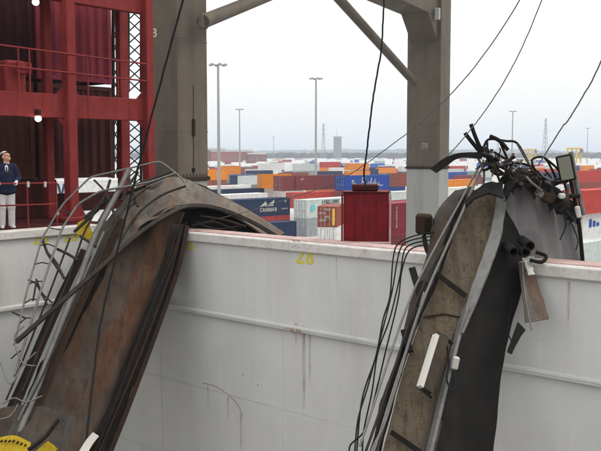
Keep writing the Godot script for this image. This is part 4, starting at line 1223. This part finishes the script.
	for s in [[[482, 154], [486, 142], [492, 139], [506, 141], [517, 143], [527, 160], [536, 178]], [[517, 143], [530, 166], [538, 180]], [[500, 142], [508, 160], [516, 178]], [[494, 152], [512, 162], [530, 166], [548, 182]], [[536, 172], [532, 160], [545, 158], [556, 178]], [[545, 158], [560, 172], [568, 196]], [[522, 170], [540, 186], [556, 196]], [[486, 160], [496, 172], [502, 188]], [[478, 158], [484, 172], [483, 190]]]:
		var a := []
		for p in s: a.append(P(p[0], p[1], 13.3 + 0.002 * (p[0] - 480)))
		pipe("bent_rail", a, 0.019, [mats.pipe_dark, mats.pipe_steel, mats.girder_dark][int(s[0][0]) % 3], t, 4)
	sheet("crest_cover", [P(466, 203, 13.0), P(475, 192, 13.05), P(487, 184, 13.1), P(502, 184, 13.15)], [P(467, 208, 12.9), P(477, 199, 12.9), P(489, 195, 12.9), P(503, 199, 12.85)], mats.girder_dark, t, 34, 0.03, 5.0, 0.03, 40, 10)
	var angular := RandomNumberGenerator.new(); angular.seed = 51
	for k in 28:
		var al := angular.randf()
		m = MB.new()
		m.box(P(lerpf(484, 516, al) + angular.randf_range(-4, 4), lerpf(154, 180, al) + angular.randf_range(-9, 8), 13.15 + angular.randf_range(-0.1, 0.1)), Vector3(angular.randf_range(0.05, 0.2), angular.randf_range(0.012, 0.04), angular.randf_range(0.04, 0.14)), 0.006, Basis(Vector3(angular.randf_range(-1, 1), angular.randf_range(-1, 1), 1).normalized(), angular.randf() * 6))
		obj("scrap", m, [mats.girder_dark, mats.girder, mats.pipe_dark][k % 3], t)
	var tangle := RandomNumberGenerator.new(); tangle.seed = 44
	for k in 46:                                     # the tangle of torn rods and wires
		var along := tangle.randf()
		var x := lerpf(482, 566, along); var y := lerpf(158, 192, along) + tangle.randf_range(-9, 8)
		var a := tangle.randf() * TAU
		var ln := tangle.randf_range(6, 17)
		var p0 := Vector2(x - cos(a) * ln, y - sin(a) * ln * 0.8); var p1 := Vector2(x + cos(a) * ln, y + sin(a) * ln * 0.8)
		var z := 13.25 + tangle.randf_range(-0.15, 0.2)
		pipe("torn_rod", [P(p0.x, p0.y, z), P(x + tangle.randf_range(-4, 4), y + tangle.randf_range(-4, 4), z + tangle.randf_range(-0.1, 0.1)), P(p1.x, p1.y, z + tangle.randf_range(-0.2, 0.2))], tangle.randf_range(0.009, 0.026), [mats.girder_dark, mats.pipe_dark, mats.pipe_steel, mats.girder_rust, mats.girder_dark][k % 5], t, 4)
	# long light pipes down the left side
	pipe("pipe", line2([[492, 158], [480, 172], [466, 204], [448, 244], [430, 284], [414, 326], [398, 380], [384, 424], [374, 446], [368, 462]], -0.3), 0.021, mats.pipe_steel, t)
	pipe("pipe", line2([[484, 160], [474, 176], [458, 206], [436, 246], [414, 290], [398, 332], [378, 392], [360, 446]], -0.25), 0.017, mats.pipe_steel, t)
	pipe("pipe", line2([[444, 246], [424, 284], [410, 320], [392, 376], [372, 434], [362, 462]], -0.2), 0.018, mats.pipe_dark, t)
	pipe("pipe", line2([[424, 292], [414, 326], [400, 368], [386, 412], [374, 452]], -0.42), 0.012, mats.pipe_steel, t)
	# torn flap with a hanging bundle, and open tube ends
	sheet("hanging_flap", line2([[518, 262], [522, 292], [526, 322]], 0.2), line2([[532, 264], [541, 292], [549, 319]], 0.25), mats.girder_pale, t, 32, 0.05, 1.4, 0.02, 24, 8)
	sheet("white_bundle", line2([[523, 256], [526, 266], [528, 276]], 0.08), line2([[534, 256], [533, 266], [535, 275]], 0.08), mats.white, t, 33, 0.12, 4.0, 0.02, 12, 8)
	for s in [[514, 252, 506, 246], [530, 246, 522, 240], [526, 252, 518, 250]]:
		m = MB.new()
		var a := P(s[0], s[1], 12.45); var b := P(s[2], s[3], 12.9)
		for k in 14:
			var c := (a - b).normalized(); var u := c.cross(Vector3.UP).normalized(); var w := u.cross(c)
			var e0 := u * cos(TAU * k / 14) + w * sin(TAU * k / 14); var e1 := u * cos(TAU * (k + 1) / 14) + w * sin(TAU * (k + 1) / 14)
			m.quad(a + e0 * 0.075, a + e1 * 0.075, b + e1 * 0.075, b + e0 * 0.075)
			m.quad(a + e1 * 0.055, a + e0 * 0.055, b + e0 * 0.055, b + e1 * 0.055)
			m.quad(a + e0 * 0.055, a + e1 * 0.055, a + e1 * 0.075, a + e0 * 0.075)
		obj("torn_tube", m, mats.girder_dark, t)
	pipe("loose_bar", line2([[536, 252], [546, 256], [542, 262], [530, 260]], 0.05), 0.03, mats.girder_dark, t)
	pipe("loose_wire", line2([[522, 262], [526, 300], [532, 330]], 0.12), 0.014, mats.pipe_steel, t)
	for s in [[[512, 300], [508, 330], [514, 345]], [[560, 206], [566, 224], [560, 240]], [[572, 224], [578, 240], [576, 250]]]:
		pipe("loose_wire", line2(s, 0.35), 0.01, mats.cable, t)
	# the long white-edged tray light and a small white box
	var lt2 := MB.new()
	var c0 := P(441, 336, d2(336) - 0.32); var c1 := P(424, 390, d2(390) - 0.32)
	lt2.bar([c0, c1], 0.2, 0.13, Vector3(0.4, 0.1, 1).normalized())
	var tr := obj("tray_light", lt2, mats.girder, t)
	lt2 = MB.new()
	lt2.bar([P(436, 335, d2(336) - 0.42), P(420, 387, d2(390) - 0.42)], 0.06, 0.08, Vector3(0.4, 0.1, 1).normalized())
	obj("white_edge", lt2, mats.white, tr)
	lt2 = MB.new()
	lt2.bar([P(424, 391, d2(390) - 0.3), P(432, 398, d2(398) - 0.28)], 0.04, 0.04, Vector3(0, 0, 1)); lt2.bar([P(444, 336, d2(336) - 0.3), P(452, 344, d2(344) - 0.2)], 0.05, 0.05, Vector3(0, 0, 1))
	obj("bracket", lt2, mats.girder_dark, tr)
	lt2 = MB.new()
	lt2.box(P(455.5, 363, d2(363) - 0.2), Vector3(0.09, 0.18, 0.08), 0.02, Basis(Vector3.BACK, -0.2))
	var wb := obj("junction_box", lt2, mats.white, t)
	wb.set_meta("label", "small white junction box")
	pipe("loose_wire", line2([[447, 345], [449, 362], [447, 380], [453, 392]], -0.2), 0.014, mats.cable, t)
	pipe("loose_wire", line2([[453, 370], [456, 384], [450, 394]], -0.18), 0.014, mats.cable, t)
	# rusty ribbed box on the left of the crest
	m = MB.new()
	var vc := P(424, 224, 13.4)
	m.box(vc, Vector3(0.2, 0.33, 0.26), 0.04, Basis(Vector3.UP, 0.5))
	var vb := obj("ribbed_box", m, mats.girder_rust, t)
	vb.set_meta("label", "rusty ribbed motor box")
	for k in 5:
		m = MB.new()
		m.box(vc + Basis(Vector3.UP, 0.5) * Vector3(-0.08 + k * 0.04, -0.02, 0.135), Vector3(0.012, 0.24, 0.02), 0.003, Basis(Vector3.UP, 0.5))
		obj("rib", m, mats.girder_dark, vb)
	pipe("loose_bar", [P(424, 236, 13.4), P(428, 252, 13.2), P(436, 262, 12.9)], 0.04, mats.girder_dark, t)
	# floodlight on the end post
	var fb := Basis(Vector3.BACK, 0.22) * Basis(Vector3.UP, -0.35)
	var fc := P(566, 168, 13.3)
	m = MB.new(); m.box(fc, Vector3(0.25, 0.42, 0.1), 0.02, fb)
	var fl := obj("floodlight", m, mats.girder_dark, t)
	m = MB.new(); m.box(fc + fb * Vector3(0, 0, 0.052), Vector3(0.19, 0.36, 0.012), 0.004, fb)
	obj("glass", m, mats.glass_grey, fl)
	m = MB.new(); m.box(P(572, 196, 13.25), Vector3(0.24, 0.07, 0.14), 0.02); obj("bracket", m, mats.girder_dark, t)
	m = MB.new(); m.box(P(578, 212, 13.25), Vector3(0.08, 0.19, 0.08), 0.02, Basis(Vector3.BACK, 0.2)); obj("cable_gland", m, mats.rim_white, t)
	m = MB.new(); m.box(P(562, 196, 13.2), Vector3(0.1, 0.09, 0.1), 0.02); obj("cable_gland", m, mats.white, t)

func build_cables() -> void:
	var spec := [
		["hanging_cable", "thick black cable hanging from above onto the red locker", [[386, -60, 15.6], [384, 0, 15.6], [381, 50, 15.5], [373, 100, 15.4], [367, 150, 15.4], [364, 172, 15.4], [366, 188, 15.4]], 0.017, "cable"],
		["stay_cable", "thin slack cable from top right across the crane leg to the left boom", [[560, -70, 11.5], [520, 0, 12.5], [486, 52, 13.3], [450, 95, 14.0], [405, 135, 15.0], [340, 180, 16.5], [290, 198, 17.5], [245, 212, 18.3], [196, 224, 18.9]], 0.009, "cable_far"],
		["stay_cable", "thin slack cable rising from the right boom's crest to the top of the view", [[575, -90, 11.5], [542, 0, 12.2], [516, 60, 12.6], [490, 104, 12.9], [462, 140, 13.1], [440, 164, 13.3]], 0.008, "cable_far"],
		["stay_cable", "kinked cable rising from the right boom's tail to the right edge", [[640, -40, 12.0], [601, 62, 12.6], [582, 98, 12.9], [567, 122, 13.1], [563, 126, 13.1], [548, 150, 13.3], [538, 166, 13.4]], 0.011, "cable_far"],
		["hanging_cable", "dark cable hanging in front of the left crane leg and down the left boom", [[196, -50, 16.0], [183, 0, 16.0], [166, 62, 16.1], [150, 122, 16.2], [137, 172, 16.4], [120, 240, 16.4], [101, 320, 15.9], [93, 380, 15.2], [84, 462, 14.2]], 0.022, "cable"]]
	for s in spec:
		var a := []
		for p in s[2]: a.append(P(p[0], p[1], p[2]))
		var m := MB.new()
		var path := curve(a, 10)
		for i in path.size(): path[i] += Vector3(rng.randf_range(-1, 1), rng.randf_range(-1, 1), rng.randf_range(-1, 1)) * (0.006 if s[3] > 0.015 else 0.003)
		m.tube(path, s[3], 8)
		tag(obj(s[0], m, mats[s[4]]), s[1], "cable")
	# a loop of lines beneath the portal's upper end at the left
	var k := 0
	for s in [[[432, 236], [412, 240], [402, 246], [397, 262], [392, 292], [380, 340], [368, 386], [358, 420], [354, 462]], [[430, 240], [412, 244], [404, 252], [400, 276], [390, 318], [378, 352], [372, 392], [364, 430], [362, 462]], [[428, 244], [410, 250], [402, 270], [398, 300], [386, 350], [378, 384], [366, 428], [350, 446], [352, 462]], [[434, 232], [414, 236], [398, 244], [393, 260], [390, 296], [383, 320], [376, 356], [362, 400], [356, 462]]]:
		var a := []
		for p in s: a.append(P(p[0], p[1], d2(p[1]) + 0.15 + 0.02 * k))
		var m := MB.new()
		m.tube(curve(a, 8), 0.0115, 8)
		tag(obj("slack_hose", m, mats.cable), ["black hose hanging over the rim, leftmost of the bundle at the top", "black hose in the middle of the bundle left of the right boom", "black hose of the bundle that loops out near the bottom", "black hose on the outside of the bundle left of the right boom"][k], "hose", "black hoses hanging over the hold wall")
		k += 1

func build_locker() -> void:
	var T := ship()
	var q := in_ship(366, 236, 2, -0.75)
	var B := Basis(Vector3.UP, deg_to_rad(-4))
	var c := T * Vector3(q.x, 0, q.z)
	var t := thing("steel_locker", "dark red square steel box standing on the hold's rim, with a cable hanging onto it", "steel box", Transform3D(B, Vector3(c.x, -0.02, c.z)))
	var d := -c.z
	var w := 48.0 / FOCAL * d
	var h := 51.0 / FOCAL * d
	var m := MB.new(); m.box(Vector3(0, h / 2 + 0.03, -0.3), Vector3(w - 0.05, h, 0.6), 0.012); obj("body", m, mats.box_red, t)
	m = MB.new()
	m.box(Vector3(0, h + 0.02, -0.29), Vector3(w + 0.02, 0.018, 0.66), 0.004)
	obj("lid", m, mats.deck_red, t)
	m = MB.new(); m.box(Vector3(-w / 2, h / 2, 0.01), Vector3(0.035, h, 0.05), 0.006); obj("edge_strip", m, mats.box_red, t)
	m = MB.new(); m.box(Vector3(w / 2, h / 2, 0.01), Vector3(0.035, h, 0.05), 0.006); obj("edge_strip", m, mats.rim_red, t)
	for x in [-0.24, 0.2]:
		m = MB.new(); m.tube([Vector3(x * w, h * 0.9, 0.005), Vector3(x * w, h * 0.12, 0.005)], 0.012, 6); obj("stiffener", m, mats.box_red, t)
	m = MB.new(); m.box(Vector3(-0.04, 0.02, 0.04), Vector3(w + 0.12, 0.05, 0.12), 0.01); obj("foot_flange", m, mats.rim_red, t)
	m = MB.new(); m.box(Vector3(-0.02, h + 0.1, -0.3), Vector3(w * 0.55, 0.12, 0.4), 0.02); obj("top_bracket", m, mats.deck_red, t)
	m = MB.new()
	m.box(Vector3(0.07, 0.32, 0.04), Vector3(0.12, 0.95, 0.08), 0.01)
	var q2 := in_ship(1.5, 283, 0, 0.0)
	t = thing("yellow_panel", "yellow painted panel on the hold wall at the left edge", "panel", T * Transform3D(Basis(), Vector3(0, q2.y - 0.3, q2.z + 0.52)))
	m = MB.new(); m.box(Vector3(0.1, 0.33, 0), Vector3(0.2, 0.8, 0.7), 0.015); obj("board", m, mats.yellow_paint, t)
	m = MB.new(); m.box(Vector3(0.06, -0.9, -0.2), Vector3(0.08, 1.7, 0.08), 0.01); obj("bracket", m, mats.girder_rust, t)

# ------------------------------------------------------------------ the man
func blob(bones: Array, cell: float, k: float) -> ArrayMesh:        # tapered capsules joined smoothly, meshed as surface nets
	var lo := Vector3(9, 9, 9); var hi := -lo
	for b in bones:
		for e in 2:
			lo = lo.min(b[e] - Vector3.ONE * (b[2 + e] + k + cell * 3)); hi = hi.max(b[e] + Vector3.ONE * (b[2 + e] + k + cell * 3))
	var n := Vector3i((hi - lo) / cell) + Vector3i.ONE * 2
	var f := PackedFloat32Array(); f.resize(n.x * n.y * n.z); f.fill(1.0)
	for b in bones:
		var a: Vector3 = b[0]; var c: Vector3 = b[1]; var r0: float = b[2]; var r1: float = b[3]
		var sq: Vector3 = b[4] if b.size() > 4 else Vector3.ONE
		var pad := maxf(r0, r1) + k + cell * 2
		var p0 := Vector3i((a.min(c) - Vector3.ONE * pad - lo) / cell).clamp(Vector3i.ZERO, n - Vector3i.ONE)
		var p1 := Vector3i((a.max(c) + Vector3.ONE * pad - lo) / cell).clamp(Vector3i.ZERO, n - Vector3i.ONE)
		var d := c - a
		var dl := maxf(d.length_squared(), 1e-9)
		for z in range(p0.z, p1.z + 1):
			for y in range(p0.y, p1.y + 1):
				for x in range(p0.x, p1.x + 1):
					var p := lo + Vector3(x, y, z) * cell
					var s := clampf((p - a).dot(d) / dl, 0, 1)
					var dist := ((p - a - d * s) / sq).length() - lerpf(r0, r1, s)
					var i := (z * n.y + y) * n.x + x
					var h := clampf(0.5 + 0.5 * (f[i] - dist) / k, 0, 1)
					f[i] = lerpf(f[i], dist, h) - k * h * (1 - h)
	var ids := {}
	var vs := PackedVector3Array(); var ns := PackedVector3Array(); var ix := PackedInt32Array()
	var sx := 1; var sy := n.x; var sz := n.x * n.y
	var offs := [0, sx, sy, sx + sy, sz, sx + sz, sy + sz, sx + sy + sz]
	var edges := [[0, 1], [2, 3], [4, 5], [6, 7], [0, 2], [1, 3], [4, 6], [5, 7], [0, 4], [1, 5], [2, 6], [3, 7]]
	for z in n.z - 1:
		for y in n.y - 1:
			for x in n.x - 1:
				var i := z * sz + y * sy + x
				var mask := 0
				for c in 8:
					if f[i + offs[c]] < 0: mask |= 1 << c
				if mask == 0 or mask == 255: continue
				var sum := Vector3(); var cnt := 0
				for e in edges:
					var a0: int = e[0]; var b0: int = e[1]
					if ((mask >> a0) & 1) != ((mask >> b0) & 1):
						var fa := f[i + offs[a0]]; var fb := f[i + offs[b0]]
						var w := fa / (fa - fb)
						sum += Vector3(a0 & 1, (a0 >> 1) & 1, a0 >> 2).lerp(Vector3(b0 & 1, (b0 >> 1) & 1, b0 >> 2), w); cnt += 1
				ids[i] = vs.size()
				vs.append(lo + (Vector3(x, y, z) + sum / cnt) * cell)
				var gx := f[i + 1] + f[i + 1 + sy] + f[i + 1 + sz] - f[i] - f[i + sy] - f[i + sz]
				var gy := f[i + sy] + f[i + 1 + sy] + f[i + sy + sz] - f[i] - f[i + 1] - f[i + sz]
				var gz := f[i + sz] + f[i + 1 + sz] + f[i + sy + sz] - f[i] - f[i + 1] - f[i + sy]
				ns.append(Vector3(gx, gy, gz).normalized())
	for i in ids:
		for ax in 3:
			var st: int = [sx, sy, sz][ax]
			if (f[i] < 0) == (f[i + st] < 0): continue
			var u: int = [sy, sz, sx][ax]; var w: int = [sz, sx, sy][ax]
			if not (ids.has(i - u) and ids.has(i - w) and ids.has(i - u - w)): continue
			var q := [ids[i], ids[i - u], ids[i - u - w], ids[i - w]]
			if f[i] >= 0: ix.append_array([q[0], q[1], q[2], q[0], q[2], q[3]])
			else: ix.append_array([q[0], q[2], q[1], q[0], q[3], q[2]])
	var arr := []; arr.resize(Mesh.ARRAY_MAX)
	arr[Mesh.ARRAY_VERTEX] = vs; arr[Mesh.ARRAY_NORMAL] = ns; arr[Mesh.ARRAY_INDEX] = ix
	var m := ArrayMesh.new(); m.add_surface_from_arrays(Mesh.PRIMITIVE_TRIANGLES, arr)
	return m

func V(x: float, y: float, z: float) -> Vector3: return Vector3(x, y, z)
func build_man() -> void:
	var T := ship()
	var foot := in_ship(7.0, 226, 0, -0.62); foot.y = 0
	var w := T * foot
	var to_cam := Vector3(-w.x, 0, -w.z)
	var yaw := atan2(to_cam.x, to_cam.z) + deg_to_rad(12)
	var t := thing("person", "person in navy jacket and white trousers looking up, gloved hands on the rail", "person", Transform3D(Basis(Vector3.UP, yaw), w))
	var inv := t.transform.affine_inverse()
	var grip_l := inv * (T * in_ship(16.0, 184.0, 0, -0.32))
	var grip_r := inv * (T * in_ship(-2.0, 184.0, 0, -0.32))
	var hip := 0.92; var sh := 1.42
	var hd := V(0.02, 1.61, 0.0)
	var back := V(0, 0.86, -0.5).normalized()
	# arms: shoulder, elbow, wrist
	var arms := []
	for s in [[1.0, grip_l], [-1.0, grip_r]]:
		var a := V(s[0] * 0.185, sh - 0.03, 0.0)
		var g: Vector3 = s[1] + V(0, 0.03, -0.03)
		var e := (a + g) / 2.0 + V(s[0] * 0.1, -0.08, -0.1)
		arms.append([a, e, g - (g - e).normalized() * 0.09, g])
	var body := [[V(0, 0.95, 0), V(0, 1.15, 0), 0.12, 0.11, V(1.1, 1, 0.7)], [V(0, 1.15, 0), V(0, 1.33, 0), 0.11, 0.12, V(1.1, 1, 0.65)], [V(-0.13, sh - 0.03, 0), V(0.13, sh - 0.03, 0), 0.075, 0.075],
		[V(0, 1.4, 0), V(0.01, 1.53, -0.005), 0.055, 0.052]]
	for a in arms: body.append_array([[a[0], a[1], 0.05, 0.04], [a[1], a[2], 0.038, 0.028]])
	for s in [-1.0, 1.0]: body.append_array([[V(s * 0.09, hip, 0), V(s * 0.1, 0.5, 0.02), 0.085, 0.055], [V(s * 0.1, 0.5, 0.02), V(s * 0.105, 0.08, -0.02), 0.052, 0.036], [V(s * 0.105, 0.06, -0.02), V(s * 0.12, 0.035, 0.13), 0.035, 0.028]])
	var bm := obj("body", blob(body, 0.016, 0.04), mats.skin, t)
	# head tilted back, turned a little to the viewer's right
	var H := Transform3D(Basis(Vector3.UP, deg_to_rad(28)) * Basis(Vector3.RIGHT, deg_to_rad(-32)), hd)
	var hb := [[V(0, 0.03, -0.015), V(0, 0.035, 0.01), 0.092, 0.088, V(0.86, 1.08, 1)], [V(0, -0.05, 0.03), V(0, -0.075, 0.055), 0.062, 0.04], [V(0, 0.015, 0.088), V(0, -0.022, 0.112), 0.011, 0.017],
		[V(-0.045, 0.03, 0.07), V(0.045, 0.03, 0.07), 0.02, 0.02], [V(-0.02, -0.052, 0.085), V(0.02, -0.052, 0.085), 0.012, 0.012], [V(0.078, 0.02, -0.005), V(0.082, -0.02, 0.0), 0.02, 0.013], [V(-0.078, 0.02, -0.005), V(-0.082, -0.02, 0.0), 0.02, 0.013], [V(0, -0.05, -0.02), V(0, -0.13, -0.05), 0.056, 0.055]]
	obj("head", blob(hb, 0.006, 0.018), mats.skin, t, H)
	obj("hair", blob([[V(0, 0.05, -0.03), V(0, 0.05, -0.025), 0.094, 0.094, V(0.9, 1.05, 1)], [V(0, -0.02, -0.06), V(0, -0.05, -0.06), 0.06, 0.045]], 0.008, 0.02), mats.hair, t, H)
	for s in [-1.0, 1.0]:
		var sm := SphereMesh.new(); sm.radius = 0.011; sm.height = 0.022
		obj("eye", sm, mats.black, t, H * Transform3D(Basis(), V(s * 0.032, 0.012, 0.083)))
	obj("mouth", blob([[V(-0.02, -0.054, 0.094), V(0.02, -0.054, 0.094), 0.006, 0.006]], 0.003, 0.004), flat("lip", Color(0.25, 0.08, 0.07)), t, H)
	# clothes
	var jk := [[V(-0.07, 0.9, 0), V(-0.04, 1.08, 0), 0.145, 0.135, V(1, 0.75, 1)], [V(0.07, 0.9, 0), V(0.04, 1.08, 0), 0.145, 0.135, V(1, 0.75, 1)], [V(-0.05, 0.83, 0), V(0.05, 0.83, 0), 0.155, 0.155, V(1, 0.5, 1)], [V(0, 1.0, 0), V(0, 1.2, 0), 0.155, 0.16, V(1.08, 1, 0.84)], [V(0, 1.2, 0), V(0, 1.36, -0.005), 0.16, 0.145, V(1.1, 1, 0.82)], [V(-0.15, sh - 0.04, -0.005), V(0.15, sh - 0.04, -0.005), 0.082, 0.082]]
	for a in arms: jk.append_array([[a[0], a[1], 0.082, 0.062], [a[1], a[2], 0.06, 0.046]])
	obj("jacket", blob(jk, 0.015, 0.05), mats.navy_cloth, t)
	obj("shirt", blob([[V(0.0, 1.38, 0.075), V(0.0, 1.22, 0.125), 0.058, 0.02, V(1, 1, 0.8)], [V(0, 1.41, 0.02), V(0, 1.45, 0.0), 0.078, 0.068]], 0.008, 0.02), mats.white_cloth, t)
	obj("tie", blob([[V(0.0, 1.39, 0.115), V(0.0, 1.24, 0.14), 0.015, 0.019, V(1, 1, 0.8)]], 0.006, 0.01), mats.black, t)
	var tr := []
	for s in [-1.0, 1.0]: tr.append_array([[V(s * 0.085, hip, 0), V(s * 0.1, 0.5, 0.02), 0.112, 0.084], [V(s * 0.1, 0.5, 0.02), V(s * 0.105, 0.1, -0.015), 0.083, 0.075]])
	tr.append([V(0, 0.92, 0), V(0, 0.88, 0), 0.13, 0.12])
	obj("trousers", blob(tr, 0.015, 0.03), mats.white_cloth, t)
	for s in [-1.0, 1.0]:
		obj("shoe", blob([[V(s * 0.105, 0.05, -0.04), V(s * 0.125, 0.042, 0.12), 0.05, 0.04, V(1, 0.95, 1)]], 0.01, 0.02), mats.white_cloth, t)
	for a in arms:
		var g: Vector3 = a[3]
		var dir: Vector3 = (a[3] - a[2]).normalized()
		var side := dir.cross(Vector3.UP).normalized()
		var hb2 := [[a[2], g - dir * 0.02, 0.034, 0.036]]
		for k in 4:
			var o := side * (-0.033 + k * 0.022)
			var ln: float = [0.85, 1.0, 0.95, 0.75][k]
			hb2.append_array([[g + o * 0.8, g + o + dir * 0.035 * ln + V(0, 0.006, 0), 0.0115, 0.011], [g + o + dir * 0.035 * ln + V(0, 0.006, 0), g + o + dir * 0.045 * ln + V(0, -0.03 * ln, 0), 0.011, 0.01], [g + o + dir * 0.045 * ln + V(0, -0.03 * ln, 0), g + o + dir * 0.02 + V(0, -0.055 * ln, 0), 0.01, 0.009]])
		var ts := 1.0 if a[0].x < 0 else -1.0
		hb2.append_array([[g - dir * 0.03, g + side * 0.045 * -ts + V(0, -0.02, 0), 0.014, 0.012], [g + side * 0.045 * -ts + V(0, -0.02, 0), g + side * 0.04 * -ts + dir * 0.015 + V(0, -0.05, 0), 0.012, 0.01]])
		obj("glove", blob(hb2, 0.005, 0.008), mats.white_cloth, t)
	# white peaked cap pushed back
	obj("cap", blob([[V(0, 0.115, -0.04), V(0, 0.12, -0.02), 0.08, 0.08, V(1.05, 0.45, 1.05)]], 0.008, 0.01), mats.white_cloth, t, H)
	obj("cap_band", blob([[V(0, 0.09, -0.03), V(0, 0.09, -0.02), 0.088, 0.088, V(0.98, 0.26, 1)]], 0.008, 0.01), mats.black, t, H)
	obj("cap_peak", blob([[V(0, 0.085, 0.06), V(0, 0.078, 0.08), 0.06, 0.055, V(1, 0.16, 1)]], 0.006, 0.01), mats.black, t, H)

# ------------------------------------------------------------------ all of it
func _ready() -> void:
	rng.seed = 7
	var cam := Camera3D.new()
	cam.name = "camera"; cam.position = EYE; cam.rotation_degrees.x = -PITCH
	cam.fov = rad_to_deg(2 * atan(225.5 / FOCAL)); cam.near = 0.1; cam.far = 9000
	add_child(cam); cam.current = true
	var we := WorldEnvironment.new(); we.name = "environment"
	var env := Environment.new()
	env.background_mode = Environment.BG_SKY
	env.tonemap_mode = Environment.TONE_MAPPER_LINEAR
	env.tonemap_exposure = 1.0
	env.sdfgi_enabled = true; env.ssao_enabled = true; env.ssil_enabled = true
	env.fog_enabled = true; env.fog_density = 0.0003; env.fog_light_color = Color(0.86, 0.9, 0.95)
	var sky := Sky.new()
	var pano := PanoramaSkyMaterial.new()
	var im := Image.create(512, 256, false, Image.FORMAT_RGBF)
	var cn := FastNoiseLite.new(); cn.seed = 3; cn.frequency = 1.6; cn.fractal_octaves = 4
	for y in 256:
		var el := PI / 2 - PI * (y + 0.5) / 256.0
		for x in 512:
			var az := TAU * (x + 0.5) / 512.0
			var d := Vector3(cos(el) * cos(az), sin(el) * 2.0, cos(el) * sin(az))
			var c := (Color(0.84, 0.885, 0.91).lerp(Color(0.9, 0.9, 0.89), smoothstep(0.0, 0.07, el)) * (1.0 + 2.0 * sin(maxf(el, 0)))) if el > -0.02 else Color(0.3, 0.3, 0.29)
			var k := 1.0 + 0.05 * cn.get_noise_3dv(d) * smoothstep(0.0, 0.3, el)
			im.set_pixel(x, y, Color(c.r * k, c.g * k, c.b * k))
	pano.panorama = ImageTexture.create_from_image(im)
	sky.sky_material = pano
	env.sky = sky
	we.environment = env; add_child(we)
	var sun := DirectionalLight3D.new()
	sun.name = "sun"; sun.light_energy = 0.46; sun.light_color = Color(1, 0.97, 0.92); sun.light_angular_distance = 14; sun.shadow_enabled = true
	add_child(sun)
	sun.look_at_from_position(Vector3(8, 8, -2.4), Vector3.ZERO)

	make_materials()
	build_far()
	build_hold()
	build_bridge()
	build_crane()
	deck_containers()
	build_yard()
	build_locker()
	build_left_boom()
	build_right_boom()
	build_cables()
	build_man()
